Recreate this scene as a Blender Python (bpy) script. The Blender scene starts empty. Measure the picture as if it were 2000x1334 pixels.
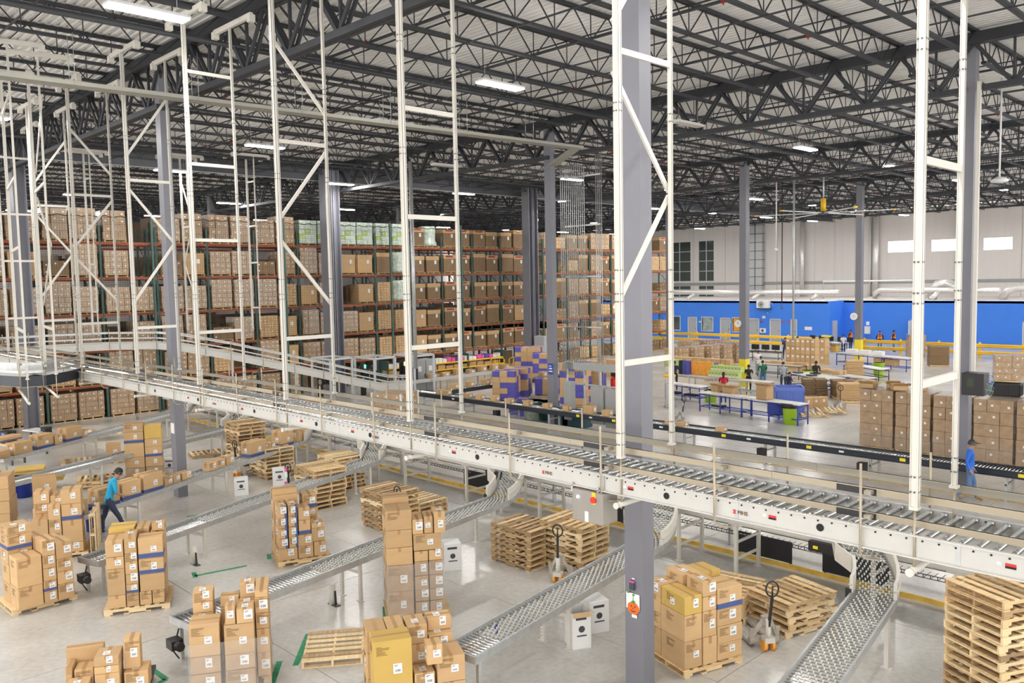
import bpy, bmesh, math, random
from mathutils import Vector, Matrix
R = random.Random(11)
sc = bpy.context.scene
C = sc.collection
PI = math.pi
# ------------------------------------------------------------------ camera, world, exposure
CH = 6.5                                   # eye height, an upper mezzanine
FPX = 1627.07                              # focal length for a frame 2000 px wide
PITCH, YAW, ROLL = 0.0735355235, -0.795172083, -0.0188130649
def cam_rows():
    cy, sy, cp, sp = math.cos(YAW), math.sin(YAW), math.cos(PITCH), math.sin(PITCH)
    F = Vector((sy*cp, cy*cp, -sp)); A = Vector((cy, -sy, 0)); U = A.cross(F)
    cr, sr = math.cos(ROLL), math.sin(ROLL)
    return cr*A + sr*U, -sr*A + cr*U, F
CR, CU, CF = cam_rows()
cam = bpy.data.objects.new('camera', bpy.data.cameras.new('camera')); C.objects.link(cam)
cam.data.sensor_width = 36.0; cam.data.lens = FPX/2000*36.0
cam.data.clip_end = 400; cam.data.clip_start = 0.2
m = Matrix((CR, CU, -CF)).transposed().to_4x4(); m.translation = (0, 0, CH)
cam.matrix_world = m
sc.camera = cam
w = bpy.data.worlds.new('sky'); sc.world = w; w.use_nodes = True
bg = w.node_tree.nodes['Background']; bg.inputs[0].default_value = (1.0, 0.985, 0.96, 1); bg.inputs[1].default_value = 3.0
sc.view_settings.view_transform = 'Standard'; sc.view_settings.look = 'None'
sc.view_settings.exposure = 0.0; sc.view_settings.gamma = 1.0; sc.view_settings.use_curve_mapping = False
try:
    sc.cycles.max_bounces = 7; sc.cycles.diffuse_bounces = 4; sc.cycles.glossy_bounces = 3
    sc.cycles.transparent_max_bounces = 8; sc.cycles.sample_clamp_indirect = 6.0; sc.cycles.caustics_reflective = False
except Exception: pass
LAMP_W = 200.0                              # radiance of the lit diffusers
def P(x, y, z=0.0):                        # photograph point -> world point on the level z
    d = CR*((x-1000)/FPX) - CU*((y-667)/FPX) + CF
    t = (z-CH)/d.z
    return Vector((d.x*t, d.y*t, z))
def PY(x, y, Y):                           # ... on the vertical plane Y
    d = CR*((x-1000)/FPX) - CU*((y-667)/FPX) + CF
    return Vector((0, 0, CH)) + d*(Y/d.y)
def PX(x, y, X):
    d = CR*((x-1000)/FPX) - CU*((y-667)/FPX) + CF
    return Vector((0, 0, CH)) + d*(X/d.x)
# ------------------------------------------------------------------ materials
def mat(name, col, rough=.5, metal=0., noise=0., nscale=6., var=0., bump=0., spec=.5, emit=None, estr=0., coat=0., stretch=None, alpha=1., trans=0.):
    M = bpy.data.materials.new(name); M.use_nodes = True
    nt = M.node_tree; N = nt.nodes; L = nt.links; b = N['Principled BSDF']
    c = (*col, 1.)
    b.inputs['Base Color'].default_value = c; b.inputs['Roughness'].default_value = rough
    b.inputs['Metallic'].default_value = metal; b.inputs['Specular IOR Level'].default_value = spec
    if coat: b.inputs['Coat Weight'].default_value = coat; b.inputs['Coat Roughness'].default_value = .12
    if emit: b.inputs['Emission Color'].default_value = (*emit, 1); b.inputs['Emission Strength'].default_value = estr
    if alpha < 1: b.inputs['Alpha'].default_value = alpha
    if trans: b.inputs['Transmission Weight'].default_value = trans
    if noise or var or bump:
        tc = N.new('ShaderNodeTexCoord'); mp = N.new('ShaderNodeMapping'); no = N.new('ShaderNodeTexNoise')
        L.new(tc.outputs['Object'], mp.inputs[0]); L.new(mp.outputs[0], no.inputs['Vector'])
        if stretch: mp.inputs['Scale'].default_value = stretch
        no.inputs['Scale'].default_value = nscale; no.inputs['Detail'].default_value = 4
        hs = N.new('ShaderNodeHueSaturation'); hs.inputs['Color'].default_value = c
        v = None
        if noise:
            mr = N.new('ShaderNodeMapRange'); mr.inputs[1].default_value = .25; mr.inputs[2].default_value = .75
            mr.inputs[3].default_value = 1-noise; mr.inputs[4].default_value = 1+noise
            L.new(no.outputs[0], mr.inputs[0]); v = mr.outputs[0]
        if var:
            oi = N.new('ShaderNodeObjectInfo'); m2 = N.new('ShaderNodeMapRange')
            m2.inputs[3].default_value = 1-var; m2.inputs[4].default_value = 1+var
            L.new(oi.outputs['Random'], m2.inputs[0])
            if v:
                mu = N.new('ShaderNodeMath'); mu.operation = 'MULTIPLY'
                L.new(v, mu.inputs[0]); L.new(m2.outputs[0], mu.inputs[1]); v = mu.outputs[0]
            else: v = m2.outputs[0]
        if v: L.new(v, hs.inputs['Value']); L.new(hs.outputs[0], b.inputs['Base Color'])
        if bump:
            bp = N.new('ShaderNodeBump'); bp.inputs['Strength'].default_value = bump; bp.inputs['Distance'].default_value = .02
            L.new(no.outputs[0], bp.inputs['Height']); L.new(bp.outputs[0], b.inputs['Normal'])
    return M
M = dict(
 tray=mat('dimmed_cream_tray', (.36, .35, .30), .5, .2),  # cream tray, its colour dulled because it hangs above the lamplight
 raild=mat('dull_steel_rail', (.38, .345, .28), .4, .3, noise=.1, nscale=3, stretch=(.2, 3, 3)),
 joist=mat('charcoal_painted_steel', (.032, .034, .04), .55, noise=.15, nscale=3),
 deck=mat('galvanised_roof_deck', (.82, .80, .775), .5, .0, noise=.05, nscale=2, stretch=(.3, 3, 1)),
 column=mat('slate_grey_steel_paint', (.195, .195, .225), .42, noise=.06, nscale=1.5),
 girder=mat('grey_plate_girder_paint', (.10, .105, .12), .5, noise=.08),
 cream=mat('cream_powder_coat', (.64, .61, .55), .4, noise=.03),
 conv=mat('pale_grey_powder_coat', (.56, .545, .515), .42, noise=.04),
 convd=mat('navy_black_channel_paint', (.018, .024, .036), .4),
 galv=mat('galvanised_steel', (.52, .53, .53), .35, .55, noise=.12, nscale=8),
 rail=mat('tan_guide_rail', (.40, .34, .25), .35, .25, noise=.08, nscale=3, stretch=(.2, 3, 3)),
 roller=mat('bright_roller_steel', (.72, .73, .73), .16, .9),
 wheel=mat('zinc_skate_wheel', (.74, .75, .73), .35, .25),
 axle=mat('dark_axle', (.10, .11, .11), .4, .5),
 hole=mat('punched_hole_black', (.012, .012, .012), .8),
 black=mat('black_plastic', (.016, .016, .018), .4),
 white=mat('white_plastic', (.8, .8, .79), .4),
 paper=mat('white_label_paper', (.83, .83, .82), .6),
 ink=mat('label_ink', (.06, .06, .08), .7),
 card=mat('brown_corrugated_card', (.57, .37, .185), .75, noise=.07, nscale=2.2, var=.11, stretch=(1, 1, 3)),
 cardm=mat('yellow_kraft_card', (.58, .385, .10), .72, noise=.06, nscale=2, var=.08),
 cardw=mat('wrapped_brown_card', (.42, .285, .17), .28, noise=.2, nscale=5, var=.1, coat=.6, bump=.5),
 cardd=mat('dark_brown_card', (.24, .15, .075), .7, noise=.08, nscale=2, var=.15),
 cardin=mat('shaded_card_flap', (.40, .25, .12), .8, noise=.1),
 tape=mat('packing_tape', (.46, .27, .12), .22),
 cprint=mat('brown_carton_print', (.16, .085, .03), .8),
 blueband=mat('blue_printed_band', (.06, .10, .27), .6, noise=.1),
 wood=mat('pine_pallet_board', (.70, .50, .265), .7, noise=.22, nscale=3.5, var=.2, stretch=(.6, 6, 6)),
 woodd=mat('weathered_pallet_board', (.42, .285, .15), .75, noise=.25, nscale=3.5, var=.25, stretch=(.6, 6, 6)),
 woodl=mat('pale_new_pallet_board', (.80, .62, .37), .7, noise=.15, nscale=3.5, var=.12, stretch=(.6, 6, 6)),
 film=mat('stretch_wrap_film', (.75, .74, .72), .12, noise=.2, nscale=9, bump=.6, alpha=.10, spec=1.),
 blue=mat('bright_blue_wall_paint', (.045, .215, .80), .6, noise=.03, nscale=1),
 wall=mat('off_white_wall_panel', (.80, .76, .73), .6, noise=.03, nscale=.6, stretch=(4, 1, .3)),
 door=mat('grey_door_paint', (.42, .43, .46), .5),
 frame=mat('light_grey_frame', (.58, .60, .64), .5),
 glass=mat('dark_window_glass', (.05, .07, .06), .08, spec=.8),
 glassy=mat('office_window_glass', (.30, .36, .34), .1, noise=.5, nscale=2, spec=.8),
 foil=mat('foil_insulated_duct', (.86, .84, .82), .3, .5, noise=.12, nscale=9, bump=1.),
 yellow=mat('safety_yellow_paint', (.86, .52, .02), .4, noise=.06),
 yel2=mat('bright_yellow', (.85, .68, .03), .5),
 orange=mat('rack_beam_red_orange', (.36, .085, .03), .5, noise=.12),
 orangel=mat('inner_beam_orange', (.78, .34, .05), .5, noise=.1),
 green=mat('rack_upright_green', (.045, .10, .085), .5, noise=.12),
 net=mat('black_safety_net', (.02, .02, .02), .8),
 red=mat('gloss_red_paint', (.70, .02, .02), .3),
 redf=mat('red_pipe_fitting', (.35, .03, .02), .5),
 lime=mat('lime_green_plastic', (.50, .80, .05), .4),
 blueb=mat('royal_blue_bin_plastic', (.03, .06, .38), .4),
 bluel=mat('mid_blue_crate_plastic', (.14, .22, .66), .45),
 bluet=mat('blue_tube_frame', (.04, .07, .42), .4),
 cab=mat('light_grey_cabinet_enamel', (.36, .365, .36), .45, noise=.03),
 cabd=mat('taupe_control_box', (.29, .265, .235), .45, noise=.03),
 top=mat('pale_table_laminate', (.66, .64, .60), .35),
 tint=mat('dark_teal_bin', (.02, .07, .09), .5),
 belt=mat('black_rubber', (.02, .02, .022), .6),
 tapeg=mat('green_floor_tape', (.03, .27, .13), .6, noise=.3, nscale=8),
 stripe=mat('yellow_floor_line', (.72, .47, .08), .5, noise=.25, nscale=4),
 seal=mat('dark_joint_sealant', (.14, .13, .12), .6),
 pink=mat('pink_tag', (.8, .10, .42), .6),
 pack=mat('palletjack_grey_paint', (.43, .40, .35), .5, noise=.2, nscale=8),
 skin=mat('skin', (.40, .22, .14), .55), hair=mat('dark_hair', (.012, .010, .010), .6),
 teal=mat('turquoise_tee', (.02, .36, .62), .8, noise=.1), denim=mat('dark_denim', (.035, .045, .085), .85, noise=.15),
 jean=mat('mid_blue_denim', (.10, .18, .36), .85, noise=.25), hood=mat('royal_blue_hoodie', (.03, .14, .60), .85, noise=.1),
 navy=mat('navy_cloth', (.02, .025, .05), .85), ggreen=mat('forest_green_cloth', (.015, .13, .085), .85), rtop=mat('red_cloth', (.50, .015, .03), .85),
 greyc=mat('heather_grey_cloth', (.35, .37, .41), .85), whitec=mat('white_cloth', (.72, .72, .72), .85), blackc=mat('black_cloth', (.02, .02, .022), .85),
 vest=mat('hi_vis_orange', (.85, .13, .02), .7), boot=mat('tan_boot_leather', (.26, .15, .06), .7), shoe=mat('dark_shoe', (.02, .02, .025), .6),
 pumpkin=mat('pumpkin_orange_card', (.78, .15, .01), .6), leafg=mat('leaf_green_card', (.05, .30, .04), .6),
 lamp=mat('lit_diffuser', (1, 1, 1), .5, emit=(1., .985, .955), estr=LAMP_W),
 winl=mat('daylit_window_glazing', (.8, .8, .8), .3, emit=(1, 1, 1), estr=2.5),
 led=mat('green_lamp', (0, .5, .1), .4, emit=(.05, 1, .25), estr=8.), ledb=mat('blue_led', (.2, .3, 1), .4, emit=(.45, .55, 1), estr=12.), leda=mat('amber_lamp', (.8, .3, .05), .4, emit=(1, .45, .1), estr=6.),
 orboard=mat('orange_printed_board', (.85, .36, .05), .6, noise=.12, nscale=6), grprint=mat('green_white_printed_carton', (.45, .60, .16), .6, noise=.1), cream2=mat('cream_carton_panel', (.72, .66, .56), .6),
 purp=mat('violet_blue_printed_card', (.10, .09, .42), .6, noise=.12, nscale=6), magenta=mat('magenta_carton', (.68, .10, .36), .6), maroon=mat('maroon_plastic', (.20, .01, .03), .5),
 aqua=mat('pale_aqua_wrap', (.60, .70, .60), .3, noise=.35, nscale=6, coat=.5), slab=mat('slab', (.5, .5, .5)),
)
# polished concrete
def concrete():
    nt = M['slab'].node_tree; N = nt.nodes; L = nt.links; b = N['Principled BSDF']
    tc = N.new('ShaderNodeTexCoord'); n1 = N.new('ShaderNodeTexNoise'); n2 = N.new('ShaderNodeTexNoise'); n3 = N.new('ShaderNodeTexNoise')
    mp = N.new('ShaderNodeMapping'); mp.inputs['Scale'].default_value = (.5, .35, 1)
    L.new(tc.outputs['Object'], n1.inputs['Vector']); L.new(tc.outputs['Object'], n2.inputs['Vector'])
    L.new(tc.outputs['Object'], mp.inputs[0]); L.new(mp.outputs[0], n3.inputs['Vector'])
    n1.inputs['Scale'].default_value = .35; n1.inputs['Detail'].default_value = 5; n2.inputs['Scale'].default_value = 9; n2.inputs['Detail'].default_value = 6
    n3.inputs['Scale'].default_value = 2.; n3.inputs['Detail'].default_value = 4
    cr = N.new('ShaderNodeValToRGB'); cr.color_ramp.elements[0].position = .3; cr.color_ramp.elements[1].position = .72
    cr.color_ramp.elements[0].color = (.47, .455, .42, 1); cr.color_ramp.elements[1].color = (.62, .605, .57, 1)
    mx = N.new('ShaderNodeMixRGB'); mx.blend_type = 'OVERLAY'; mx.inputs[0].default_value = .22
    m3 = N.new('ShaderNodeMixRGB'); m3.blend_type = 'OVERLAY'; m3.inputs[0].default_value = .12
    L.new(n1.outputs[0], cr.inputs[0]); L.new(cr.outputs[0], mx.inputs[1]); L.new(n2.outputs[0], mx.inputs[2])
    L.new(mx.outputs[0], m3.inputs[1]); L.new(n3.outputs[0], m3.inputs[2]); L.new(m3.outputs[0], b.inputs['Base Color'])
    mr = N.new('ShaderNodeMapRange'); mr.inputs[3].default_value = .17; mr.inputs[4].default_value = .30
    L.new(n3.outputs[0], mr.inputs[0]); L.new(mr.outputs[0], b.inputs['Roughness']); b.inputs['Specular IOR Level'].default_value = .55
concrete()
# ------------------------------------------------------------------ mesh building
def frame_of(d):
    d = d.normalized(); up = Vector((0, 0, 1)) if abs(d.z) < .95 else Vector((0, 1, 0))
    a = d.cross(up).normalized(); return a, a.cross(d).normalized()*1.0
class MB:
    def __init__(s): s.v = []; s.f = []; s.m = []; s.s = []
    def face(s, idx, mi=0, sm=False): s.f.append(idx); s.m.append(mi); s.s.append(sm)
    def box(s, x0, x1, y0, y1, z0, z1, mi=0, T=None):
        n = len(s.v)
        q = [(x0, y0, z0), (x1, y0, z0), (x1, y1, z0), (x0, y1, z0), (x0, y0, z1), (x1, y0, z1), (x1, y1, z1), (x0, y1, z1)]
        if T is not None: q = [tuple(T @ Vector(p)) for p in q]
        s.v += q
        for f in ((0, 3, 2, 1), (4, 5, 6, 7), (0, 1, 5, 4), (1, 2, 6, 5), (2, 3, 7, 6), (3, 0, 4, 7)): s.face([n+i for i in f], mi)
        return s
    def cbox(s, x0, x1, y0, y1, z0, z1, c=.008, mi=0):                 # chamfered box
        n = len(s.v); X = (x0, x1); Y = (y0, y1); Z = (z0, z1)
        def vid(i, j, k, a): return n + (i*4+j*2+k)*3+a
        for i in (0, 1):
            for j in (0, 1):
                for k in (0, 1):
                    sx, sy, sz = (c if i == 0 else -c), (c if j == 0 else -c), (c if k == 0 else -c)
                    s.v += [(X[i], Y[j]+sy, Z[k]+sz), (X[i]+sx, Y[j], Z[k]+sz), (X[i]+sx, Y[j]+sy, Z[k])]
        def q(a): s.face(a, mi)
        q([vid(0, 0, 0, 0), vid(0, 0, 1, 0), vid(0, 1, 1, 0), vid(0, 1, 0, 0)]); q([vid(1, 0, 0, 0), vid(1, 1, 0, 0), vid(1, 1, 1, 0), vid(1, 0, 1, 0)])
        q([vid(0, 0, 0, 1), vid(1, 0, 0, 1), vid(1, 0, 1, 1), vid(0, 0, 1, 1)]); q([vid(0, 1, 0, 1), vid(0, 1, 1, 1), vid(1, 1, 1, 1), vid(1, 1, 0, 1)])
        q([vid(0, 0, 0, 2), vid(0, 1, 0, 2), vid(1, 1, 0, 2), vid(1, 0, 0, 2)]); q([vid(0, 0, 1, 2), vid(1, 0, 1, 2), vid(1, 1, 1, 2), vid(0, 1, 1, 2)])
        for i in (0, 1):
            for j in (0, 1): q([vid(i, j, 0, 0), vid(i, j, 0, 1), vid(i, j, 1, 1), vid(i, j, 1, 0)])
        for i in (0, 1):
            for k in (0, 1): q([vid(i, 0, k, 0), vid(i, 0, k, 2), vid(i, 1, k, 2), vid(i, 1, k, 0)])
        for j in (0, 1):
            for k in (0, 1): q([vid(0, j, k, 1), vid(0, j, k, 2), vid(1, j, k, 2), vid(1, j, k, 1)])
        for i in (0, 1):
            for j in (0, 1):
                for k in (0, 1): q([vid(i, j, k, 0), vid(i, j, k, 1), vid(i, j, k, 2)])
        return s
    def bar(s, p, q, w, h, mi=0):                                        # square bar between two points, w sideways, h upwards
        p, q = Vector(p), Vector(q); a, b = frame_of(q-p); a = a*(w/2); b = b*(h/2); n = len(s.v)
        for e in (p, q): s.v += [tuple(e-a-b), tuple(e+a-b), tuple(e+a+b), tuple(e-a+b)]
        for f in ((0, 1, 5, 4), (1, 2, 6, 5), (2, 3, 7, 6), (3, 0, 4, 7), (3, 2, 1, 0), (4, 5, 6, 7)): s.face([n+i for i in f], mi)
        return s
    def tube(s, pts, r, n=8, mi=0, caps=True):
        pts = [Vector(p) for p in pts]; base = len(s.v); rs = r if isinstance(r, (list, tuple)) else [r]*len(pts)
        pa = None
        for i, p in enumerate(pts):
            d = (pts[min(i+1, len(pts)-1)]-pts[max(i-1, 0)])
            if d.length < 1e-9: d = Vector((0, 0, 1))
            a, b = frame_of(d)
            if pa is not None and a.dot(pa) < 0: a, b = -a, -b
            pa = a
            for k in range(n):
                t = 2*PI*k/n; s.v.append(tuple(p+a*(rs[i]*math.cos(t))+b*(rs[i]*math.sin(t))))
        for i in range(len(pts)-1):
            for k in range(n):
                s.face([base+i*n+k, base+i*n+(k+1) % n, base+(i+1)*n+(k+1) % n, base+(i+1)*n+k], mi, True)
        if caps:
            s.face([base+k for k in range(n)][::-1], mi); s.face([base+(len(pts)-1)*n+k for k in range(n)], mi)
        return s
    def lathe(s, prof, n=16, mi=0, c=(0, 0, 0)):                        # prof: (radius, z)
        return s.tube([(c[0], c[1], c[2]+z) for r, z in prof], [r for r, z in prof], n, mi)
    def prism(s, pts, z0, z1, mi=0, T=None):                             # polygon in XY extruded
        n = len(s.v); k = len(pts)
        q = [(x, y, z0) for x, y in pts]+[(x, y, z1) for x, y in pts]
        if T is not None: q = [tuple(T @ Vector(p)) for p in q]
        s.v += q
        s.face([n+i for i in range(k)][::-1], mi); s.face([n+k+i for i in range(k)], mi)
        for i in range(k): s.face([n+i, n+(i+1) % k, n+k+(i+1) % k, n+k+i], mi)
        return s
    def mesh(s, name, mats):
        me = bpy.data.meshes.new(name); me.from_pydata(s.v, [], s.f)
        for x in (mats if isinstance(mats, (list, tuple)) else [mats]): me.materials.append(M[x] if isinstance(x, str) else x)
        me.polygons.foreach_set('material_index', s.m); me.polygons.foreach_set('use_smooth', s.s); me.update()
        return me
    def build(s, name, mats, parent=None, loc=(0, 0, 0), rz=0., **kw):
        return put(name, s.mesh(name, mats), parent, loc, rz, **kw)
def put(name, me, parent=None, loc=(0, 0, 0), rz=0., rot=None, label=None, cat=None, group=None, kind=None):
    o = bpy.data.objects.new(name, me); C.objects.link(o)
    o.location = loc; o.rotation_euler = rot or (0, 0, rz)
    if parent is not None: o.parent = parent
    if label: o['label'] = label
    if cat: o['category'] = cat
    if group: o['group'] = group
    if kind: o['kind'] = kind
    return o
def thing(name, label, cat, loc=(0, 0, 0), rz=0., group=None): return put(name, None, None, loc, rz, None, label, cat, group)
def struct(name, loc=(0, 0, 0), me=None, label=None): return put(name, me, None, loc, kind='structure', label=label)
def dup(o, loc=None, rz=None, label=None, group=None, parent=None, rec=True):
    c = o.copy(); C.objects.link(c)
    if parent is not None: c.parent = parent
    if loc is not None: c.location = loc
    if rz is not None: c.rotation_euler = (0, 0, rz)
    if label: c['label'] = label
    if group: c['group'] = group
    if rec:
        for ch in KIDS.get(o.name, ()): dup(ch, parent=c)
    return c
KIDS = {}
def note_kids(o):                                                        # remember a prototype's children once
    KIDS[o.name] = list(o.children)
    for ch in o.children: note_kids(ch)
def text(body, size, parent, loc, rot, m, name='lettering', ext=.002, bold=False):
    cu = bpy.data.curves.new(name, 'FONT'); cu.body = body; cu.size = size; cu.extrude = ext; cu.align_x = 'CENTER'; cu.align_y = 'CENTER'
    if bold: cu.offset = size*.03
    cu.resolution_u = 3
    t = bpy.data.objects.new('t', cu); C.objects.link(t); bpy.context.view_layer.update()
    me = bpy.data.meshes.new_from_object(t.evaluated_get(bpy.context.evaluated_depsgraph_get())); bpy.data.objects.remove(t)
    me.materials.clear(); me.materials.append(M[m]); return put(name, me, parent, loc, rot=rot)
ORD = ['first', 'second', 'third', 'fourth', 'fifth', 'sixth', 'seventh', 'eighth', 'ninth', 'tenth', 'eleventh', 'twelfth', 'thirteenth', 'fourteenth', 'fifteenth', 'sixteenth', 'seventeenth', 'eighteenth', 'nineteenth', 'twentieth']
# ------------------------------------------------------------------ floor: slabs with sealed joints
GY = [10.3+16.9*k for k in range(-1, 6)]      # girder rows (-6.6 .. 94.8)
GX = [-8.2-16.8*k for k in range(-1, 6)]      # column lines (8.6 .. -92.2)
b = MB().box(-112, 14, -14, 97, -.25, -.012)
fl = struct('floor', me=b.mesh('floor', 'seal'), label='polished grey concrete warehouse floor cut into slabs')
def slab(x0, x1, y0, y1):
    g = .006
    MB().box(x0+g, x1-g, y0+g, y1-g, -.012, 0).build('floor_slab', 'slab', fl)
xs = [14-4.2*k for k in range(0, 31)]; ys = [-14+4.225*k for k in range(0, 15)]+[61, 78, 97]
for i in range(len(xs)-1):
    for j in range(len(ys)-1):
        far = xs[i] < -60 or ys[j] > 44
        if far and (i % 4 or (ys[j] < 40 and j % 4)): continue
        x0 = xs[i+1] if not far else xs[min(i+4, len(xs)-1)]
        y1 = ys[j+1] if (not far or ys[j] > 44) else ys[min(j+4, len(ys)-1)]
        slab(x0, xs[i], ys[j], y1)
# painted lines on the floor
def line(name, pts, w, m, label, cat='floor line', z=.004):
    b = MB()
    for p, q in zip(pts, pts[1:]): b.bar((p[0], p[1], z/2), (q[0], q[1], z/2), w, z)
    return b.build(name, m, kind='structure', label=label)
line('floor_line', [(-30, 26.1), (8, 26.1)], .1, 'stripe', 'yellow line painted along the black roller conveyor')
line('floor_line', [(-26, 21.3), (-9.0, 21.3)], .1, 'stripe', 'yellow line painted behind the sorter line')
# ------------------------------------------------------------------ roof
prof = []
y = -14.
while y < 97: prof += [(y, 13.56), (y+.10, 13.56), (y+.13, 13.62), (y+.19, 13.62)]; y += .22
b = MB(); n = len(prof)
for X in (14., -112.): b.v += [(X, a, z) for a, z in prof]
for i in range(n-1): b.face([i, i+1, n+i+1, n+i])
ceil_ = struct('ceiling', me=b.mesh('ceiling', 'deck'), label='ribbed pale metal roof deck over dark open web joists')
def joist_mesh(L=16.9):
    b = MB(); zt, zb = 13.50, 12.74; n = 12; s = L/n
    for dx in (-.045, .045):
        b.box(dx-.03, dx+.03, .02, L-.02, zt-.04, zt+.045)
    b.box(-.07, .07, .85, L-.85, zb-.035, zb+.035)
    tops = [.12]+[s*(k+.5) for k in range(n)]+[L-.12]; bots = [s*k for k in range(1, n)]
    for k in range(1, n):
        y = s*k
        for yt in (y-s/2, y+s/2): b.bar((0, y, zb), (0, yt, zt), .028, .028)
        b.bar((0, y, zb), (0, y, zt), .022, .022)
    b.bar((0, s*.62, zb), (0, .1, zt), .045, .045); b.bar((0, L-s*.62, zb), (0, L-.1, zt), .045, .045)
    return b.mesh('joist', 'joist')
jm = joist_mesh()
for j in range(len(GY)-1):
    for k in range(0, 50):
        X = 4.4-2.1*k
        if X < -100: continue
        if GY[j] < -10 and k > 30: continue
        put('joist', jm, ceil_, (X, GY[j], 0))
def girder_mesh(L=16.8):
    b = MB(); zt, zb = 13.22, 11.82; n = 8; s = L/n
    for dy in (-.09, .09): b.box(0, L, dy-.07, dy+.07, zt-.10, zt+.22)
    for dy in (-.07, .07): b.box(.2, L-.2, dy-.06, dy+.06, zb-.07, zb+.09)
    for k in range(n):
        x = s*(k+.5)
        for dy in (-.07, .07):
            b.bar((x, dy, zb), (x-s/2, dy, zt-.05), .06, .10); b.bar((x, dy, zb), (x+s/2, dy, zt-.05), .06, .10)
        b.bar((x, 0, zb), (x, 0, zt-.05), .06, .07)
        b.box(x-.16, x+.16, -.01, .01, zb-.05, zb+.2)
    return b.mesh('girder', 'joist')
gm = girder_mesh()
for y in GY:
    for x in GX:
        if x > 9: continue
        put('girder', gm, ceil_, (x, y, 0))
# bridging rods and sprinkler pipes run across the joists
for y in GY[:-1]:
    for f in (.27, .5, .73):
        for z in (12.70, 13.44):
            MB().box(-108, 12, y+16.9*f-.018, y+16.9*f+.018, z-.018, z+.018).build('bridging', 'joist', ceil_)
for j, y in enumerate([-3., 1.2, 5.4, 13.5, 17.8, 22.1, 30.4, 34.6, 39, 47, 52, 56, 64, 69, 73, 81, 86]):
    b = MB(); b.tube([(12, y, 12.98), (-108, y, 12.98)], .04, 6); p = b.build('sprinkler_pipe', 'joist', ceil_)
    c = MB()
    for k in range(12): c.tube([(6-8.4*k-.06, y, 12.98), (6-8.4*k+.05, y, 12.98)], .062, 8); c.tube([(6-8.4*k-.01, y, 12.88), (6-8.4*k-.01, y, 13.08)], .018, 6)
    o = c.build('pipe_fitting', 'redf', p, kind='stuff')
for x in (-20.3, -37.5, -62):
    MB().tube([(x, -10, 12.55), (x, 90, 12.55)], .07, 8).build('sprinkler_pipe', 'joist', ceil_)
# plate girder over the expansion joint (double column line)
b = MB()
b.box(-43.1, -42.9, -6, 94, 12.55, 13.3); b.box(-43.25, -42.75, -6, 94, 12.5, 12.56); b.box(-43.25, -42.75, -6, 94, 13.28, 13.34)
b.build('plate_girder', 'girder', ceil_)
MB().tube([(-42.7, -6, 12.45), (-42.7, 94, 12.45)], .03, 6).build('conduit', 'galv', ceil_)
# ------------------------------------------------------------------ columns
colp = struct('columns', label='slate grey steel columns carrying the roof girders'); colp['kind'] = 'structure'
def column(x, y, w, d, z1=13.1, flange=False, yel=0., lab=None):
    b = MB()
    if flange:
        t = .05
        b.box(-w/2, w/2, -d/2, -d/2+t, 0, z1); b.box(-w/2, w/2, d/2-t, d/2, 0, z1); b.box(-.03, .03, -d/2+t, d/2-t, 0, z1)
        b.box(-w/2-.04, w/2+.04, -d/2-.04, d/2+.04, 0, .03)
    else:
        b.box(-w/2, w/2, -d/2, d/2, 0, z1)
    o = b.build('column', 'column', None, (x, y, 0), kind='structure', label=lab)
    if yel:
        e = .015; MB().box(-w/2-e, w/2+e, -d/2-e, d/2+e, .0, yel).build('column_guard', 'yel2', o)
    return o
C_BIG = column(-7.86, 10.445, .35, .29, lab='massive slate grey column with a paper pumpkin taped to it')
C_L2 = column(-25.48, 10.445, .35, .30, lab='slate grey column rising behind the parcel spurs')
column(-42.7, 10.8, .62, .55, flange=True, lab='wide grey column in front of the ground level rack pallets')
C_4 = column(-25.33, 27.36, .38, .30, lab='slate grey column with a blue sign beside the conduits')
C_R = column(-8.32, 27.37, .32, .33, lab='slate grey column with a black network cabinet')
column(-25.4, 44.1, .42, .42, yel=1.6, lab='grey column with yellow base and clock by the packing tables')
column(-25.6, 60.6, .42, .42, yel=1.7, lab='grey column with yellow base and clock by the office desks')
for (x, y, l_) in ((-41.9, 26.3, 'at the end of the print station'), (-41.9, 42.85, 'between the long and short racks')):
    column(x, y, .70, .40, flange=True, lab='near half of the wide double column '+l_); column(x, y+.5, .70, .45, flange=True, lab='far half of the wide double column '+l_)
column(-42.4, 61., .5, .4, lab='grey column at the far end of the racks')
for y in (61., 77.9): column(-59, y, .4, .4)
for x in GX[3:6]:
    for y in GY[1:4]:
        if x < -50: column(x, y, .4, .4)
bpy.data.objects.remove(colp)
# ------------------------------------------------------------------ far wall with windows, offices
YW = 94.
b = MB(); ops = [(-36.6, -33.6, 8.75, 9.95), (-32.1, -27.7, 8.7, 9.9), (-27.1, -24.5, 8.65, 9.85), (-65.5, -62.0, 5.9, 11.1), (-60.8, -58.5, 5.9, 11.1), (-65.5, -62.0, 3.4, 5.3), (-60.8, -58.5, 3.4, 5.3)]
def wall_with(b, x0, x1, z0, z1, ops, Y, t, mi=0, axis='y'):
    xs = sorted({x0, x1, *[o[0] for o in ops], *[o[1] for o in ops]}); zs = sorted({z0, z1, *[o[2] for o in ops], *[o[3] for o in ops]})
    for a, c in zip(xs, xs[1:]):
        for e, f in zip(zs, zs[1:]):
            mx, mz = (a+c)/2, (e+f)/2
            if any(o[0] < mx < o[1] and o[2] < mz < o[3] for o in ops): continue
            b.box(a, c, Y, Y+t, e, f, mi)
wall_with(b, -110, 14, 0, 13.4, ops, YW, .25)
wf = struct('wall_far', me=b.mesh('wall_far', 'wall'), label='off white precast far wall with ribbed panels')
x = -109.
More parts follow.
